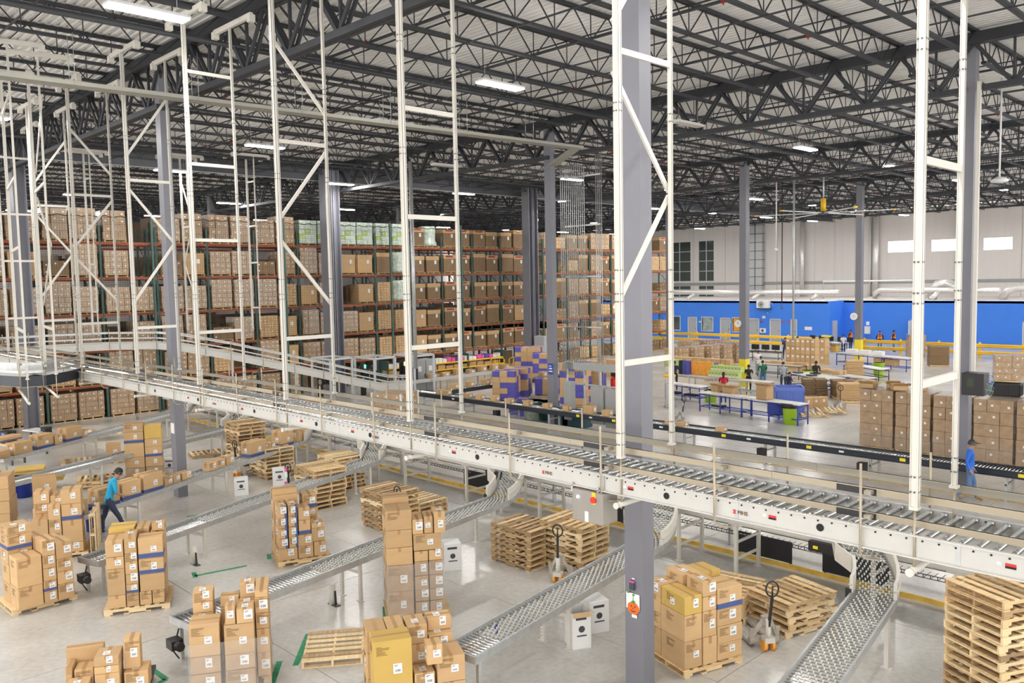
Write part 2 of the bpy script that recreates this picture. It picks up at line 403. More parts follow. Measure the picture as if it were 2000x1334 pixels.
while x < 13:
    if not any(o[0]-.1 < x < o[1]+.1 for o in ops): MB().box(x, x+.05, YW-.02, YW+.01, 0, 13.2).build('panel_joint', 'cab' if int(x*10) % 3 else 'galv', wf)
    x += 2.37
MB().box(-110, 14, YW-.06, YW, 5.35, 5.7).build('wall_band', 'cab', wf)
for i, o in enumerate(ops):
    wn = struct('window_%d' % (i+1), label='high window in the far wall')
    lit = i < 3
    MB().box(o[0], o[1], YW+.1, YW+.13, o[2], o[3]).build('pane', 'winl' if lit else 'glass', wn)
    b = MB()
    if not lit:
        n = 2
        for k in range(n+1): xx = o[0]+(o[1]-o[0])*k/n; b.box(xx-.05, xx+.05, YW+.02, YW+.12, o[2], o[3])
        zz = o[2]
        while zz <= o[3]+.01: b.box(o[0], o[1], YW+.02, YW+.12, zz-.04, zz+.04); zz += (o[3]-o[2])/4
    else:
        b.box(o[0], o[1], YW-.02, YW+.1, o[2]-.05, o[2]); b.box(o[0], o[1], YW-.02, YW+.1, o[3], o[3]+.05)
    b.build('window_frame', 'frame' if not lit else 'white', wn)
b = MB().box(-112, -111.7, -14, 97, 0, 13.5); struct('wall_left', me=b.mesh('wall_left', 'wall'), label='off white wall far behind the pallet racks')
# ------------------------------------------------------------------ pallets (near ones board by board, far ones one mesh)
PW, PL, PH = 1.02, 1.22, .14
def pallet_pieces(L=PL, W=PW, nt=7, seed=0):
    """stringers run along x (length L); boards along y"""
    r = random.Random(seed); out = []
    for k in range(3):
        yy = -W/2+.02+(W-.04)*k/2
        b = MB(); a = yy-.019; c = yy+.019                                 # notched stringer
        b.box(-L/2, L/2, a, c, .062, .112); 
        for x0, x1 in ((-L/2, -L/2+.16), (-.16, .16), (L/2-.16, L/2)): b.box(x0, x1, a, c, .016, .062)
        out.append(('stringer', b))
    for k in range(nt):
        x = -L/2+.05+(L-.10)*k/(nt-1)+r.uniform(-.008, .008); wd = .062 if k in (0, nt-1) else .042+r.uniform(0, .01)
        j = r.uniform(-.01, .01)
        out.append(('top_board', MB().cbox(x-wd, x+wd, -W/2+j, W/2+j*.5, .112, .128+r.uniform(0, .003), .003)))
    for x in (-L/2+.06, -L/6, L/6, L/2-.06):
        out.append(('bottom_board', MB().box(x-.05, x+.05, -W/2, W/2, 0, .016)))
    return out
def pallet_proto(m, seed, L=PL, W=PW, nt=7):
    e = thing('pallet', 'x', 'pallet', (0, 0, -50))
    for k, (n, b) in enumerate(pallet_pieces(L, W, nt, seed)):
        mm = m if (k*7+seed) % 5 else ('woodd' if m != 'woodd' else 'wood')
        b.build(n, mm, e)
    return e
def simple_pallet():
    b = MB()
    for n, q in pallet_pieces(PL, PW, 7, 3):
        k = len(b.v); b.v += q.v; b.f += [[i+k for i in f] for f in q.f]; b.m += q.m; b.s += q.s
    return b.mesh('pallet', 'wood')
SP = simple_pallet()
def far_pallet():
    b = MB(); 
    for y in (-.5, 0, .5): b.box(-.6, .6, y-.02, y+.02, .015, .11)
    for k in range(5): x = -.55+.275*k; b.box(x-.07, x+.07, -.51, .51, .11, .13)
    for x in (-.55, 0, .55): b.box(x-.05, x+.05, -.51, .51, 0, .016)
    return b.mesh('pallet', 'wood')
FP = far_pallet()
# ------------------------------------------------------------------ palletised loads (built once, mesh data shared)
def cube_load(nx, ny, nz, sx, sy, sz, m, lab=True, seed=0, gap=.008, z0=.14, jit=.01, pal=None, film=False, pq=.45):
    """cartons of a bonded load, every carton a block with open joints; labels on the +x and -y sides"""
    r = random.Random(seed); b = MB(); mats = [m, 'paper', 'cardd'] if pal is None else [m, 'paper', pal]
    for k in range(nz):
        for i in range(nx):
            for j in range(ny):
                if 0 < i < nx-1 and 0 < j < ny-1 and k < nz-1: continue
                e = lambda: r.uniform(-jit, jit)
                x0 = -nx*sx/2+i*sx+gap/2+e(); y0 = -ny*sy/2+j*sy+gap/2+e(); z = z0+k*sz
                b.box(x0, x0+sx-gap, y0, y0+sy-gap, z+gap/2, z+sz-gap/2, 2 if pal and r.random() < pq else 0)
                if lab and i == nx-1 and r.random() < .8:
                    u = r.uniform(.25, .55)*sy; v = r.uniform(.3, .55)*sz; t = min(.075, sy*.2); b.box(x0+sx-gap, x0+sx-gap+.003, y0+u, y0+u+t, z+v, z+v+t, 1)
                if lab and j == 0 and r.random() < .6:
                    u = r.uniform(.25, .55)*sx; v = r.uniform(.3, .55)*sz; t = min(.075, sx*.2); b.box(x0+u, x0+u+t, y0-.003, y0, z+v, z+v+t, 1)
    return b.mesh('cartons', mats)
def gaylord(h=1.15, seed=0, m='cardd', w=1.08, d=.98, lid=.26):
    r = random.Random(seed); b = MB()
    b.box(-d/2, d/2, -w/2, w/2, .14, .14+h-.02, 0); b.box(-d/2-.012, d/2+.012, -w/2-.012, w/2+.012, .14+h-lid, .14+h, 2)
    if seed % 3: b.box(d/2+.012, d/2+.016, w*.12, w*.12+.17, .14+h*.5, .14+h*.5+.24, 1)
    if seed % 4 == 1: b.box(d/2+.014, d/2+.018, -w*.35, w*.25, .14+h-.16, .14+h-.05, 3)
    b.box(-.004, .004, -w/2-.014, w/2+.014, .14+h-.3, .14+h+.003, 4)
    return b.mesh('gaylord_box', [m, 'paper', 'card', 'redf', 'tape'])
def wrapped_tall(seed=0, h=1.3):
    r = random.Random(seed); prof = []; b = MB()
    for k in range(9):
        t = k/8; s = .5+.05*math.sin(5*t+seed)+(r.random()-.5)*.04
        prof.append((s*(1.25 if t < .9 else 1.05), .14+h*t))
    b.lathe(prof, 7); return b.mesh('wrapped_bundle', 'aqua')
LD = {
 'g1': ('tall dark brown carton', gaylord(1.15, 1)), 'g2': ('lidded dark brown carton', gaylord(1.05, 2)), 'g3': ('plain tall brown carton', gaylord(1.25, 3, w=1.12)),
 'g4': ('lighter brown lidded carton', gaylord(1.1, 4, 'card')), 'g5': ('red striped dark carton', gaylord(1.15, 5)),
 'w1': ('film wrapped brown cartons', cube_load(3, 4, 4, .36, .29, .30, 'cardw', True, 1)), 'w2': ('neat white labelled brown cartons', cube_load(3, 4, 5, .36, .29, .25, 'cardw', True, 2)),
 'w3': ('low stack of brown cartons', cube_load(3, 3, 3, .36, .38, .28, 'card', True, 3)), 'w4': ('many small tan cartons', cube_load(4, 5, 7, .27, .23, .17, 'card', True, 4)),
 'w5': ('big wrapped brown cartons', cube_load(2, 2, 3, .54, .56, .42, 'cardw', True, 5)),
 'a1': ('pale green and white wrapped packs', cube_load(3, 3, 5, .37, .38, .27, 'aqua', True, 8, pal='grprint', pq=.16)), 't1': ('bulky film wrapped bundle', wrapped_tall(2)),
 'w6': ('tall film wrapped carton', cube_load(3, 4, 6, .36, .29, .25, 'cardw', True, 16)), 'w7': ('shiny wrapped mixed carton', cube_load(2, 3, 4, .52, .37, .36, 'cardw', True, 17, jit=.02)),
 'h1': ('half height dark cartons', cube_load(2, 3, 2, .54, .38, .34, 'cardd', True, 7)),
}
def load(kind, x, y, z, label, group, rz=0., flip=None):
    d, me = LD[kind]
    o = put('pallet_load', me, None, (x, y, z), rz, None, label, 'pallet load', group)
    put('pallet', FP, o)
    return o
# ------------------------------------------------------------------ pallet racks
RX = -44.; LV = [1.62, 3.33, 5.13, 6.96, 8.72]; BAY = 2.75; DEP = 1.1
def upright_mesh(h=9.6, yel=0.):
    b = MB()
    for x in (-.04, -DEP+.04):
        b.box(x-.045, x+.045, -.05, .05, 0, h); b.box(x-.09, x+.09, -.08, .08, 0, .012)
        if yel: b.box(x-.05, x+.05, -.055, .055, .0, yel, 1)
    z = .3; s = 1
    while z < h-1.:
        a, c = (-.06, -DEP+.06) if s > 0 else (-DEP+.06, -.06)
        b.bar((a, 0, z), (c, 0, z+.95), .03, .04); b.bar((-.06, 0, z), (-DEP+.06, 0, z), .03, .04); z += .95; s = -s
    return b.mesh('upright', ['green', 'yel2'])
def beam_mesh(): return MB().box(-.025, .025, .06, BAY-.06, -.06, .06).box(-.035, .035, .05, .09, -.12, .08).box(-.035, .035, BAY-.09, BAY-.05, -.12, .08).mesh('beam', 'orange')
UM, BM = upright_mesh(), beam_mesh(); UMY = upright_mesh(9.6, 1.2)
def rack(label, x, y0, nb, yel_last=False, levels=LV):
    t = thing('pallet_rack', label, 'pallet rack', (x, y0, 0), 0, 'pallet racking')
    for k in range(nb+1): put('upright', UMY if (yel_last and k == nb) else UM, t, (0, k*BAY, 0))
    for k in range(nb):
        for z in levels:
            put('beam', BM, t, (-.03, k*BAY, z)); put('beam', BM, t, (-DEP+.03, k*BAY, z))
    return t
Y0, NB = 3.6, 15
rack('long red and green pallet rack behind the safety net, facing the conveyors', RX, Y0, NB)
rack('short pallet rack between the double column and the blue offices', RX, 46.65, 6, True)
rack('second rack back to back with the long red and green rack', RX-DEP-.35, Y0, NB)
LN = ['floor', 'first', 'second', 'third', 'fourth', 'top']
r3 = random.Random(5)
for k in range(NB):
    yb = Y0+k*BAY
    for li in range(6):
        z = 0 if li == 0 else LV[li-1]+.06
        if li == 0 and k >= 8: continue
        for h in (0, 1):
            y = yb+.74+h*1.27
            if k >= 10:
                kd = r3.choice(['g1', 'g2', 'g3', 'g5', 'g1', 'g2', 'g4'])
                if li == 5: kd = r3.choice(['g1', 'g3', 'g5', 't1', 'g2'])
                if k == 10: kd = r3.choice(['w4', 'g3', 'w4', 't1'])
                if li == 5 and k == 10: kd = 'a1'
                if li in (1, 2) and k == 10: kd = 'w4'
            else:
                kd = r3.choice(['w1', 'w2', 'w1', 'w5', 'w6', 'w2', 'g4', 'w4', 'h1', 'w7', 'w6'])
                if li == 5: kd = r3.choice(['w2', 'w6', 'w7', 'w1', 'w6'])
                if li == 0: kd = 'w2'
                if li == 5 and k in (8, 9): kd = 'a1'
                if li == 4 and k == 9: kd = 'g4'
                if r3.random() < .05 and li: continue
            load(kd, RX-DEP/2+r3.uniform(-.04, .06), y+r3.uniform(-.04, .04), z,
                 f"{LD[kd][0]} on the {LN[li]} level, {ORD[k]} bay, {'far' if h else 'near'} half, long rack",
                 'loads on the long rack')
for k in range(6):
    yb = 46.65+k*BAY
    for li in range(6):
        z = 0 if li == 0 else LV[li-1]+.06
        for h in (0, 1):
            if r3.random() < .12: continue
            kd = r3.choice(['g1', 'g3', 'w1', 'w5', 'h1', 'g5', 'w3', 'g2', 'w4'])
            if li == 0: kd = r3.choice(['h1', 'w3'])
            if li == 5 and k == 4: kd = 't1'
            load(kd, RX-DEP/2, yb+.74+h*1.27, z, f"{LD[kd][0]} on the {LN[li]} level, {ORD[k]} bay, {'far' if h else 'near'} half, short rack",
                 'loads on the short rack')
# the row behind, seen only through gaps
b = MB()
for k in range(NB):
    for li in range(6):
        z = 0 if li == 0 else LV[li-1]+.06
        for h in (0, 1):
            if r3.random() < .12: continue
            y = Y0+k*BAY+.74+h*1.27; x = RX-DEP-.35-DEP/2; hh = r3.uniform(.8, 1.25)
            b.box(x-.5, x+.5, y-.52, y+.52, z+.14, z+.14+hh, r3.choice([0, 0, 1])); b.box(x-.5, x+.5, y-.5, y+.5, z, z+.12, 2)
for k in range(28):
    for li in range(6):
        z = 0 if li == 0 else LV[li-1]+.06; y = -8+k*2.2
        if r3.random() < .1 or y > 44: continue
        b.box(-52, -51, y-.95, y+.9, z+.14, z+r3.uniform(1.1, 1.5), r3.choice([0, 1]))
        b.box(-51, -50.95, y-1.1, y+1.1, z-.12, z, 3)
b.build('rear_rack_loads', ['cardd', 'cardw', 'wood', 'orange'], kind='stuff', label='brown pallet loads in the racks behind the front rack row')
# black safety net hung in front of the long rack
b = MB(); y = 2.
while y < 44.6: b.bar((-43.55, y, 3.3), (-43.55, y, 10.0+.05*math.sin(y*2.3)), .0065, .0065); y += .115
z = 3.3
while z < 10.01: b.bar((-43.55, 2, z), (-43.55, 44.6, z), .0065, .0065); z += .115
n = MB()
for i in range(60):
    ya = 2+.71*i; n.tube([(-43.55, ya, 10.05), (-43.55, ya+.355, 9.97), (-43.55, ya+.71, 10.05)], .02, 5)
nt_ = thing('safety_net', 'black square mesh safety net hung across the front of the long rack', 'safety net', (0, 0, 0))
b.build('netting', 'net', nt_, kind='stuff'); n.build('edge_rope', 'net', nt_)
for y in (2, 9.5, 17, 24.5, 32, 38, 44.6): MB().box(-43.62, -43.52, y-.05, y+.05, 0, 10.3).build('net_post', 'green', nt_)
# yellow flow shelf with cartons under the rack near the print station
t = thing('flow_shelf', 'yellow edged pick shelf under the long rack filled with small cartons', 'shelf', (-43.2, 31.3, 0))
for y in (0, 3.4, 6.8, 10.2): MB().box(-.9, .0, y-.04, y+.04, 0, 1.5).build('upright', 'green', t)
for z in (.55, 1.0): MB().box(-.9, 0, 0, 10.2, z-.05, z+.03).build('shelf_board', 'yellow', t)
r4 = random.Random(9)
for z, n_, mats in ((1.03, 26, ['white', 'white', 'paper', 'magenta', 'pink', 'purp']), (.58, 14, ['card']), (.0, 10, ['card', 'cardm'])):
    for i in range(n_):
        y = 31.5+10.*i/n_; h = r4.uniform(.18, .34); s = 9.8/n_*.42; mm = r4.choice(mats) if z > 1 else mats[0]
        if z > 1: mm = 'white' if i < n_*.45 else mm
        MB().box(-.2, .2, -s, s, 0, h).build('shelf_carton', mm, None, (-43.5+r4.uniform(-.06, .0), y, z), label=f"{'white' if mm in ('white', 'paper') else 'brown' if mm == 'card' else 'yellow' if mm == 'cardm' else 'pink' if mm in ('pink', 'magenta') else 'violet'} carton on the {'upper' if z > 1 else 'middle' if z > .3 else 'floor'} tier, yellow pick shelf, {ORD[i % 20]} from the {'cabinets' if i < 13 else 'middle upright'}", cat='carton', group='cartons on the yellow pick shelf')
# ------------------------------------------------------------------ elevated main conveyor
ZT = 4.02                                   # channel top
YN, YF = 8.48, 9.62                         # near and far faces
def channel(x0, x1, y, z0, z1, out, t=.012, fl_=.05):
    """C section along x with lips turned to side `out`"""
    b = MB(); b.box(x0, x1, y-t/2, y+t/2, z0, z1)
    a, c = (y, y+fl_*out) if out > 0 else (y+fl_*out, y)
    b.box(x0, x1, a, c, z1-t, z1); b.box(x0, x1, a, c, z0, z0+t)
    return b
XL, XR = -41.2, 6.
mc = thing('main_conveyor', 'long pale grey roller conveyor hung high across the hall from the cream frames', 'conveyor', (0, 0, 0))
ch = channel(XL, XR, YN, 3.68, 3.915, -1).build('side_channel', 'conv', mc)
channel(XL, XR, YF, 3.68, 3.88, 1).build('side_channel', 'conv', mc)
# joints, axle holes, big holes
h = MB(); x = XL+.3
while x < XR:
    h.tube([(x, YN-.012, 3.862), (x, YN-.004, 3.862)], .011, 6); x += .1525
h.build('axle_holes', 'hole', ch, kind='stuff')
for x in (-22, -19.4, -16.6, -14.1, -12.3, -9.45, -5.95, -3.97, -1.6, .6):
    MB().tube([(x, YN-.014, 3.79), (x, YN-.002, 3.79)], .042, 14).build('access_hole', 'hole', ch)
    MB().box(x-.60, x-.51, YN-.012, YN-.007, 3.79, 3.815).build('warning_sticker', 'red', ch)
    MB().box(x-.60, x-.51, YN-.0125, YN-.007, 3.768, 3.79).build('warning_sticker', 'hole', ch)
    MB().box(x-.67, x-.63, YN-.012, YN-.007, 3.785, 3.815).build('notice_sticker', 'paper', ch)
    MB().box(x-1.02, x-.98, YN-.010, YN-.004, 3.69, 3.92).build('splice_plate', 'galv', ch)
def logo(x, z, s):
    g = thing('maker_logo', 'red swirl logo with the letters MHS on the conveyor side', 'logo', (x, YN-.015, z)); g.parent = ch; del g['category']
    b = MB()
    for k in (-1, 1):
        pts = [(k*.5*s*math.cos(a)+k*.28*s, 0, s*.62*math.sin(a)*1.) for a in [PI*.25+j*PI*1.5/9 for j in range(10)]]
        b.tube(pts, s*.13, 6)
    b.build('swirl', 'red', g); text('MHS', s*2.0, g, (s*3.2, 0, 0), (PI/2, 0, 0), 'cprint')
for x in (-5.0, -8.05, -12.2, -18.6): logo(x, 3.77, .033)
# rollers: each one a part (about 230), axle ends shown by the near channel
rm = MB(); rm.tube([(0, YN+.02, 3.862), (0, YF-.02, 3.862)], .029, 10); rm.tube([(0, YF-.11, 3.862), (0, YF-.07, 3.862)], .036, 10)
rm = rm.mesh('roller', 'roller'); x = XL+.3; cnt = 0
xsr = []
while x < XR: xsr.append(x); x += .1525
for x in xsr:
    if -28.2 < x < 1.2:
        if x > -24.5: put('roller', rm, mc, (x, 0, 0))
MB_ = MB()
for x in xsr:
    if x <= -24.5: MB_.tube([(x, YN+.02, 3.862), (x, YF-.02, 3.862)], .029, 6)
MB_.build('distant_rollers', 'roller', mc, kind='stuff')
# photo-eye slots along the far channel
for k in range(22):
    x = -26+1.22*k; MB().box(x, x+.05, YF-.012, YF-.004, 3.845, 3.86).box(x+.12, x+.17, YF-.012, YF-.004, 3.845, 3.86).build('slot', 'hole', mc)
# guide rails: lower rail near side, two tiers on far side, top rail near side
for (y, z, hh, m_) in ((YN+.13, 3.99, .07, 'rail'), (YN+.13, 4.245, .075, 'rail'), (YF+.10, 4.14, .085, 'raild'), (YF+.12, 3.93, .06, 'galv')):
    n = 0; x = XL
    while x < XR-.1:
        MB().box(x, min(x+3.05, XR)-.004, y-.012, y+.012, z-hh/2, z+hh/2).box(x, min(x+3.05, XR)-.004, y-.03, y+.012, z+hh/2-.008, z+hh/2).build('guide_rail', m_, mc); x += 3.05
for x in (-23.4, -16., -10.9, -7.4, -3.85, -1.0):
    for y, z in ((YN+.13, 3.99), (YN+.13, 4.245)): MB().box(x, x+.42, y-.016, y+.014, z-.044, z+.036).build('rail_splice', 'black', mc)
# bent rods that stand off the rails
x = -27.6
k = 0
while x < XR:
    if x < -29.5: x += 1.72; continue
    MB().tube([(x, YN-.06, 4.56), (x, YN-.05, 3.62), (x+.04, YN+.0, 3.56), (x+.16, YN+.06, 3.56)], .014, 8).build('rail_rod', 'rail', mc)
    MB().tube([(x+.2, YF+.2, 4.48), (x+.2, YF+.2, 3.75)], .013, 8).build('rail_rod', 'rail', mc)
    for y, z in ((YN+.06, 3.99), (YN+.06, 4.245)): MB().box(x+.0, x+.07, y-.04, y+.05, z-.02, z+.02).build('clamp', 'raild', mc)
    x += 1.72
# side guard: fixed far wall plate that shows pale
MB().box(XL, XR, YF+.03, YF+.42, 3.66, 3.68).build('far_guard', 'conv', mc)
MB().box(XL, XR, YN+.02, YF-.02, 3.70, 3.72).build('underpan', 'conv', mc)
# second strand that runs on to the corner and the black curved belt merging from the side
b = MB(); pts = []
sp = [(-28.6, 8.75), (-29.3, 7.9), (-29.5, 7.0), (-30.3, 6.1), (-31.5, 5.2), (-33.5, 4.2)]
def sweep(pts, prof, b=None, mi=0):
    """profile (offset sideways, z) swept along plan points"""
    b = b or MB(); n = len(prof); base = len(b.v)
    for i, p in enumerate(pts):
        p = Vector(p); d = Vector(pts[min(i+1, len(pts)-1)])-Vector(pts[max(i-1, 0)]); s = Vector((d.y, -d.x, 0)).normalized()
        for o_, z in prof: b.v.append(tuple(Vector((p.x, p.y, (p.z if len(p) > 2 else 0)+z))+s*o_))
    for i in range(len(pts)-1):
        for k in range(n): b.face([base+i*n+k, base+i*n+(k+1) % n, base+(i+1)*n+(k+1) % n, base+(i+1)*n+k], mi)
    b.face([base+k for k in range(n)][::-1], mi); b.face([base+(len(pts)-1)*n+k for k in range(n)], mi)
    return b
def arc(cx, cy, r, a0, a1, n, z=0): return [(cx+r*math.cos(a0+(a1-a0)*i/n), cy+r*math.sin(a0+(a1-a0)*i/n), z) for i in range(n+1)]
def rect(o0, o1, z0, z1): return [(o0, z0), (o1, z0), (o1, z1), (o0, z1)]
near = [P(-60, 752, 3.62), P(0, 757, 3.62), P(45, 760, 3.62), P(90, 757, 3.62), P(130, 749, 3.62), P(172, 738, 3.62)]
near = [(p.x, p.y, 0) for p in near]
cb = thing('curved_belt_conveyor', 'black sided curved belt conveyor merging at the corner of the high line', 'conveyor')
sweep(near, rect(-.03, .03, 3.68, 3.98)).build('side_channel', 'convd', cb); sweep(near, rect(-.05, -.03, 3.66, 3.69)).build('bottom_lip', 'cream', cb)
off = [(Vector(a)+Vector((0, 0, 0))) for a in near]
sweep(near, rect(-.85, -.03, 3.90, 3.93)).build('belt', 'conv', cb)
for z in (4.10, 4.33): sweep(near, rect(-.06, -.04, z-.035, z+.035)).build('guide_rail', 'galv', cb)
sweep(near, rect(-.86, -.84, 4.0, 4.25)).build('guide_rail', 'galv', cb)
for p in near[1:]: MB().tube([(p[0], p[1]-.06, 4.5), (p[0], p[1]-.06, 3.6)], .013, 6).build('rail_rod', 'rail', cb)
# far high conveyor: leaves the corner, runs along the racks, turns and ramps down to the print station
fc = thing('far_ramp_conveyor', 'white conveyor curving in front of the racks and ramping down to the print station', 'conveyor')
line_ = [(-41.0, 9.2, 3.72), (-42.0, 10.2, 3.72), (-42.1, 11.5, 3.72), (-41.9, 14.2, 3.70), (-41.4, 16.2, 3.62), (-40.6, 17.0, 3.5), (-39.4, 19.0, 2.98), (-37.9, 21.6, 2.2), (-36.5, 24.0, 1.45), (-35.6, 25.6, .98), (-34.8, 26.4, .95)]
line_ = [(x+.55, y-.25, z) for x, y, z in line_]
sweep(line_, rect(-.02, .02, -.12, .16)).build('side_channel', 'conv', fc)
sweep(line_, rect(-.04, .02, -.14, -.11)).build('bottom_lip', 'cream', fc)
off2 = lambda o0, o1, z0, z1, n_, m_: sweep(line_, rect(o0, o1, z0, z1)).build(n_, m_, fc)
off2(-.80, -.02, .06, .09, 'belt', 'conv'); off2(-.84, -.80, -.12, .2, 'side_channel', 'conv')
off2(-.03, -.0, .38, .44, 'guide_rail', 'galv'); off2(-.03, -.0, .62, .68, 'guide_rail', 'galv'); off2(-.86, -.83, .62, .68, 'guide_rail', 'galv')
for i, p in enumerate(line_[:-1]):
    q = line_[i+1]
    for t in (0, .5):
        x, y, z = [p[k]*(1-t)+q[k]*t for k in range(3)]
        MB().tube([(x+.05, y-.05, z-.1), (x+.05, y-.05, z+.85)], .014, 6).build('rail_rod', 'rail', fc)
for p in line_[6:-1]:
    MB().box(p[0]-.04, p[0]+.04, p[1]-.04, p[1]+.04, 0, p[2]-.1).build('leg', 'galv', fc)
# ------------------------------------------------------------------ cream hanging frames
def hang_frame(x, y0, y1, braced, label, rz=0., zb=4.2, zt=12.66, wd=.085, beam=True, rods=True):
    wd0 = wd
    e = thing('hanging_frame', label, 'frame', (x, y0, 0), rz, 'cream frames that carry the high conveyor'); W_ = y1-y0
    for y in (0, W_):
        b = MB()
        hx = .04 if y == 0 else .026; wd = wd0 if y == 0 else wd0*.62
        b.box(-hx, -hx+.008, y-wd/2, y+wd/2, zb, zt).box(hx-.008, hx, y-wd/2, y+wd/2, zb, zt).box(-hx, hx, y-wd/2+.012, y-wd/2+.02, zb, zt).box(-hx, hx, y+wd/2-.02, y+wd/2-.012, zb, zt)
        u = b.build('upright', 'cream', e)
        hb = MB()
        for z in (4.35, 4.5, 6.2, 6.3, 6.6, 8.6, 8.7, 10.4, 10.5):
            for dy in (-.03, .03): hb.tube([(hx-.002, y+dy*.7, z), (hx+.003, y+dy*.7, z)], .011, 6); hb.tube([(-.01+dy*.6, y-wd/2-.003, z), (-.01+dy*.6, y-wd/2+.001, z)], .011, 6)
        hb.build('bolt_holes', 'axle', u, kind='stuff')
        if rods:
            MB().tube([(0, y, zb+.02), (0, y, 3.5)], .013, 6).build('hanger_rod', 'rail', e)
            MB().box(-.042, .042, y-.045, y+.045, zb-.03, zb).build('foot_cap', 'cream', e)
    if rods: MB().tube([(0, -.10, 3.56), (0, W_+.1, 3.56)], .035, 10).tube([(0, -.12, 3.56), (0, -.09, 3.56)], .042, 10).build('carrier_tube', 'cream', e)
    def rung(z): MB().box(-.02, .02, 0, W_, z-.038, z+.038).build('rung', 'cream', e)
    if braced:
        rung(9.35); rung(5.4)
        if braced == 1: dg = [(0, 11.4, 1, 10.0), (1, 9.25, 0, 7.73), (0, 7.47, 1, 6.05)]
        elif braced == 2: dg = [(0, 13.0, 1, 11.4), (0, 9.1, 1, 7.67), (1, 7.61, 0, 6.1), (1, 11.3, 0, 9.7)]
        else: dg = [(1, 11.65, 0, 9.93), (0, 9.19, 1, 7.71), (1, 7.67, 0, 6.03)]
        for a, za, c, zc in dg:
            za = min(za, zt-.1)
            MB().bar((-.06, (W_+.04)*a-.02*(1-a), za), (-.06, (W_+.04)*c-.02*(1-c), zc), .035, .065).build('diagonal_brace', 'cream', e)
    else:
        for z in (11.47, 9.35, 7.58, 5.4): rung(z)
    if beam:
        for y in (0, W_):
            MB().box(-.8, 1.1, y-.04, y+.04, zt-.02, zt+.10).box(-.84, -.7, y-.07, y+.07, zt-.12, zt+.05).box(1.0, 1.14, y-.07, y+.07, zt-.12, zt+.05).build('top_beam', 'cream', e)
    return e
for i, (x, br, lb) in enumerate([(-3.0, 0, 'cream hanging ladder frame beside the man in the blue hoodie'), (-6.65, 2, 'cream braced hanging frame in front of the pumpkin column'),
    (-11.1, 0, 'cream hanging ladder frame between the print cabinet and the tall carton stack'), (-15.2, 1, 'cream hanging frame with zigzag braces beside the racks double column'),
    (-19.25, 0, 'cream hanging ladder frame glowing under the long linear lamp'), (-23.1, 3, 'cream braced hanging frame just before the slate column behind the spurs'),
    (-27.6, 1, 'cream braced hanging frame where the black curved belt joins'), (-31.8, 3, 'cream braced hanging frame one bay beyond the black curved belt'),
    (-36.0, 0, 'cream ladder frame near the end of the high line before the racks')]):
    hang_frame(x, YN-.02, YF-.02, br, lb, beam=(x < -11 or x > -8))
for (a, c, br, lb) in (((36, 714), (53, 732), 0, 'narrow cream frame over the outer edge of the black curved belt'), ((88, 708), (109, 722), 3, 'narrow cream frame over the inner edge of the black curved belt')):
    p, q = P(*a, 4.3), P(*c, 4.3); d = (q-p); e = hang_frame(p.x, p.y, p.y+d.length, br, lb, rz=math.atan2(d.y, d.x)-PI/2, wd=.09, beam=True)
for x, y, br, lb in ((-41.3, 13.2, 0, 'slim cream frame above the far conveyor by the racks, first of three'), (-40.2, 17.2, 1, 'slim cream braced frame above the bend of the far conveyor'), (-38.2, 19.6, 0, 'slim cream ladder frame above the top of the ramp')):
    hang_frame(x, y, y+.75, br, lb, rz=-PI/2 if y > 13 else -PI/3, wd=.08, rods=False, zb=4.35, beam=True)
# ------------------------------------------------------------------ floor level sorter under the high line
so = thing('sorter_line', 'pale low sorter conveyor on legs running under the high line and feeding the spurs', 'conveyor')
SY0, SY1 = 15.75, 16.75
channel(-40, 6, SY0, 1.16, 1.36, -1).build('side_channel', 'conv', so); channel(-40, 6, SY1, 1.16, 1.4, 1).build('side_channel', 'conv', so)
MB().box(-40, 6, SY0+.01, SY1-.01, 1.26, 1.29).build('belt', 'belt', so)
MB().box(-40, 6, SY0-.02, SY0-.005, 1.24, 1.28).build('cover_strip', 'cream', so)
x = -37.2
while x < 5:
    for y in (SY0+.02, SY1-.02):
        MB().box(x-.035, x+.035, y-.035, y+.035, .01, 1.16).box(x-.16, x+.16, y-.05, y+.05, 1.13, 1.16).box(x-.09, x+.09, y-.07, y+.07, 0, .012).build('leg', 'cream', so)
    MB().box(x-.02, x+.02, SY0, SY1, .35, .40).box(x-.02, x+.02, SY0, SY1, .72, .77).build('cross_member', 'cream', so)
    for k in range(2): MB().box(x+.5+k*.8, x+.56+k*.8, SY0-.018, SY0-.008, 1.28, 1.32).build('notice_sticker', 'cprint', so)
    x += 1.47*2 if int(x) % 2 else 1.47
tr = thing('lower_belt_run', 'grey belt duct with wire tray running near the floor behind the sorter legs', 'conveyor')
MB().tube([(-40, 17.6, .62), (6, 17.6, .62)], .13, 12).build('drum_duct', 'rail', tr)
b = MB(); x = -40.
for z in (.35, .42): b.box(-40, 6, 17.35, 17.37, z, z+.015)
while x < 6: b.box(x, x+.012, 17.35, 17.37, .35, .43); b.box(x, x+.012, 17.36, 17.8, .35, .36); x += .14
b.build('wire_tray', 'axle', tr, kind='stuff')
x = -39.5
while x < 6: MB().box(x-.03, x+.03, 17.55, 17.65, 0, .5).build('leg', 'galv', tr); x += 2.9
MB().box(-40, 6, 16.95, 17.0, .0, .10).build('floor_kerb', 'stripe', tr)
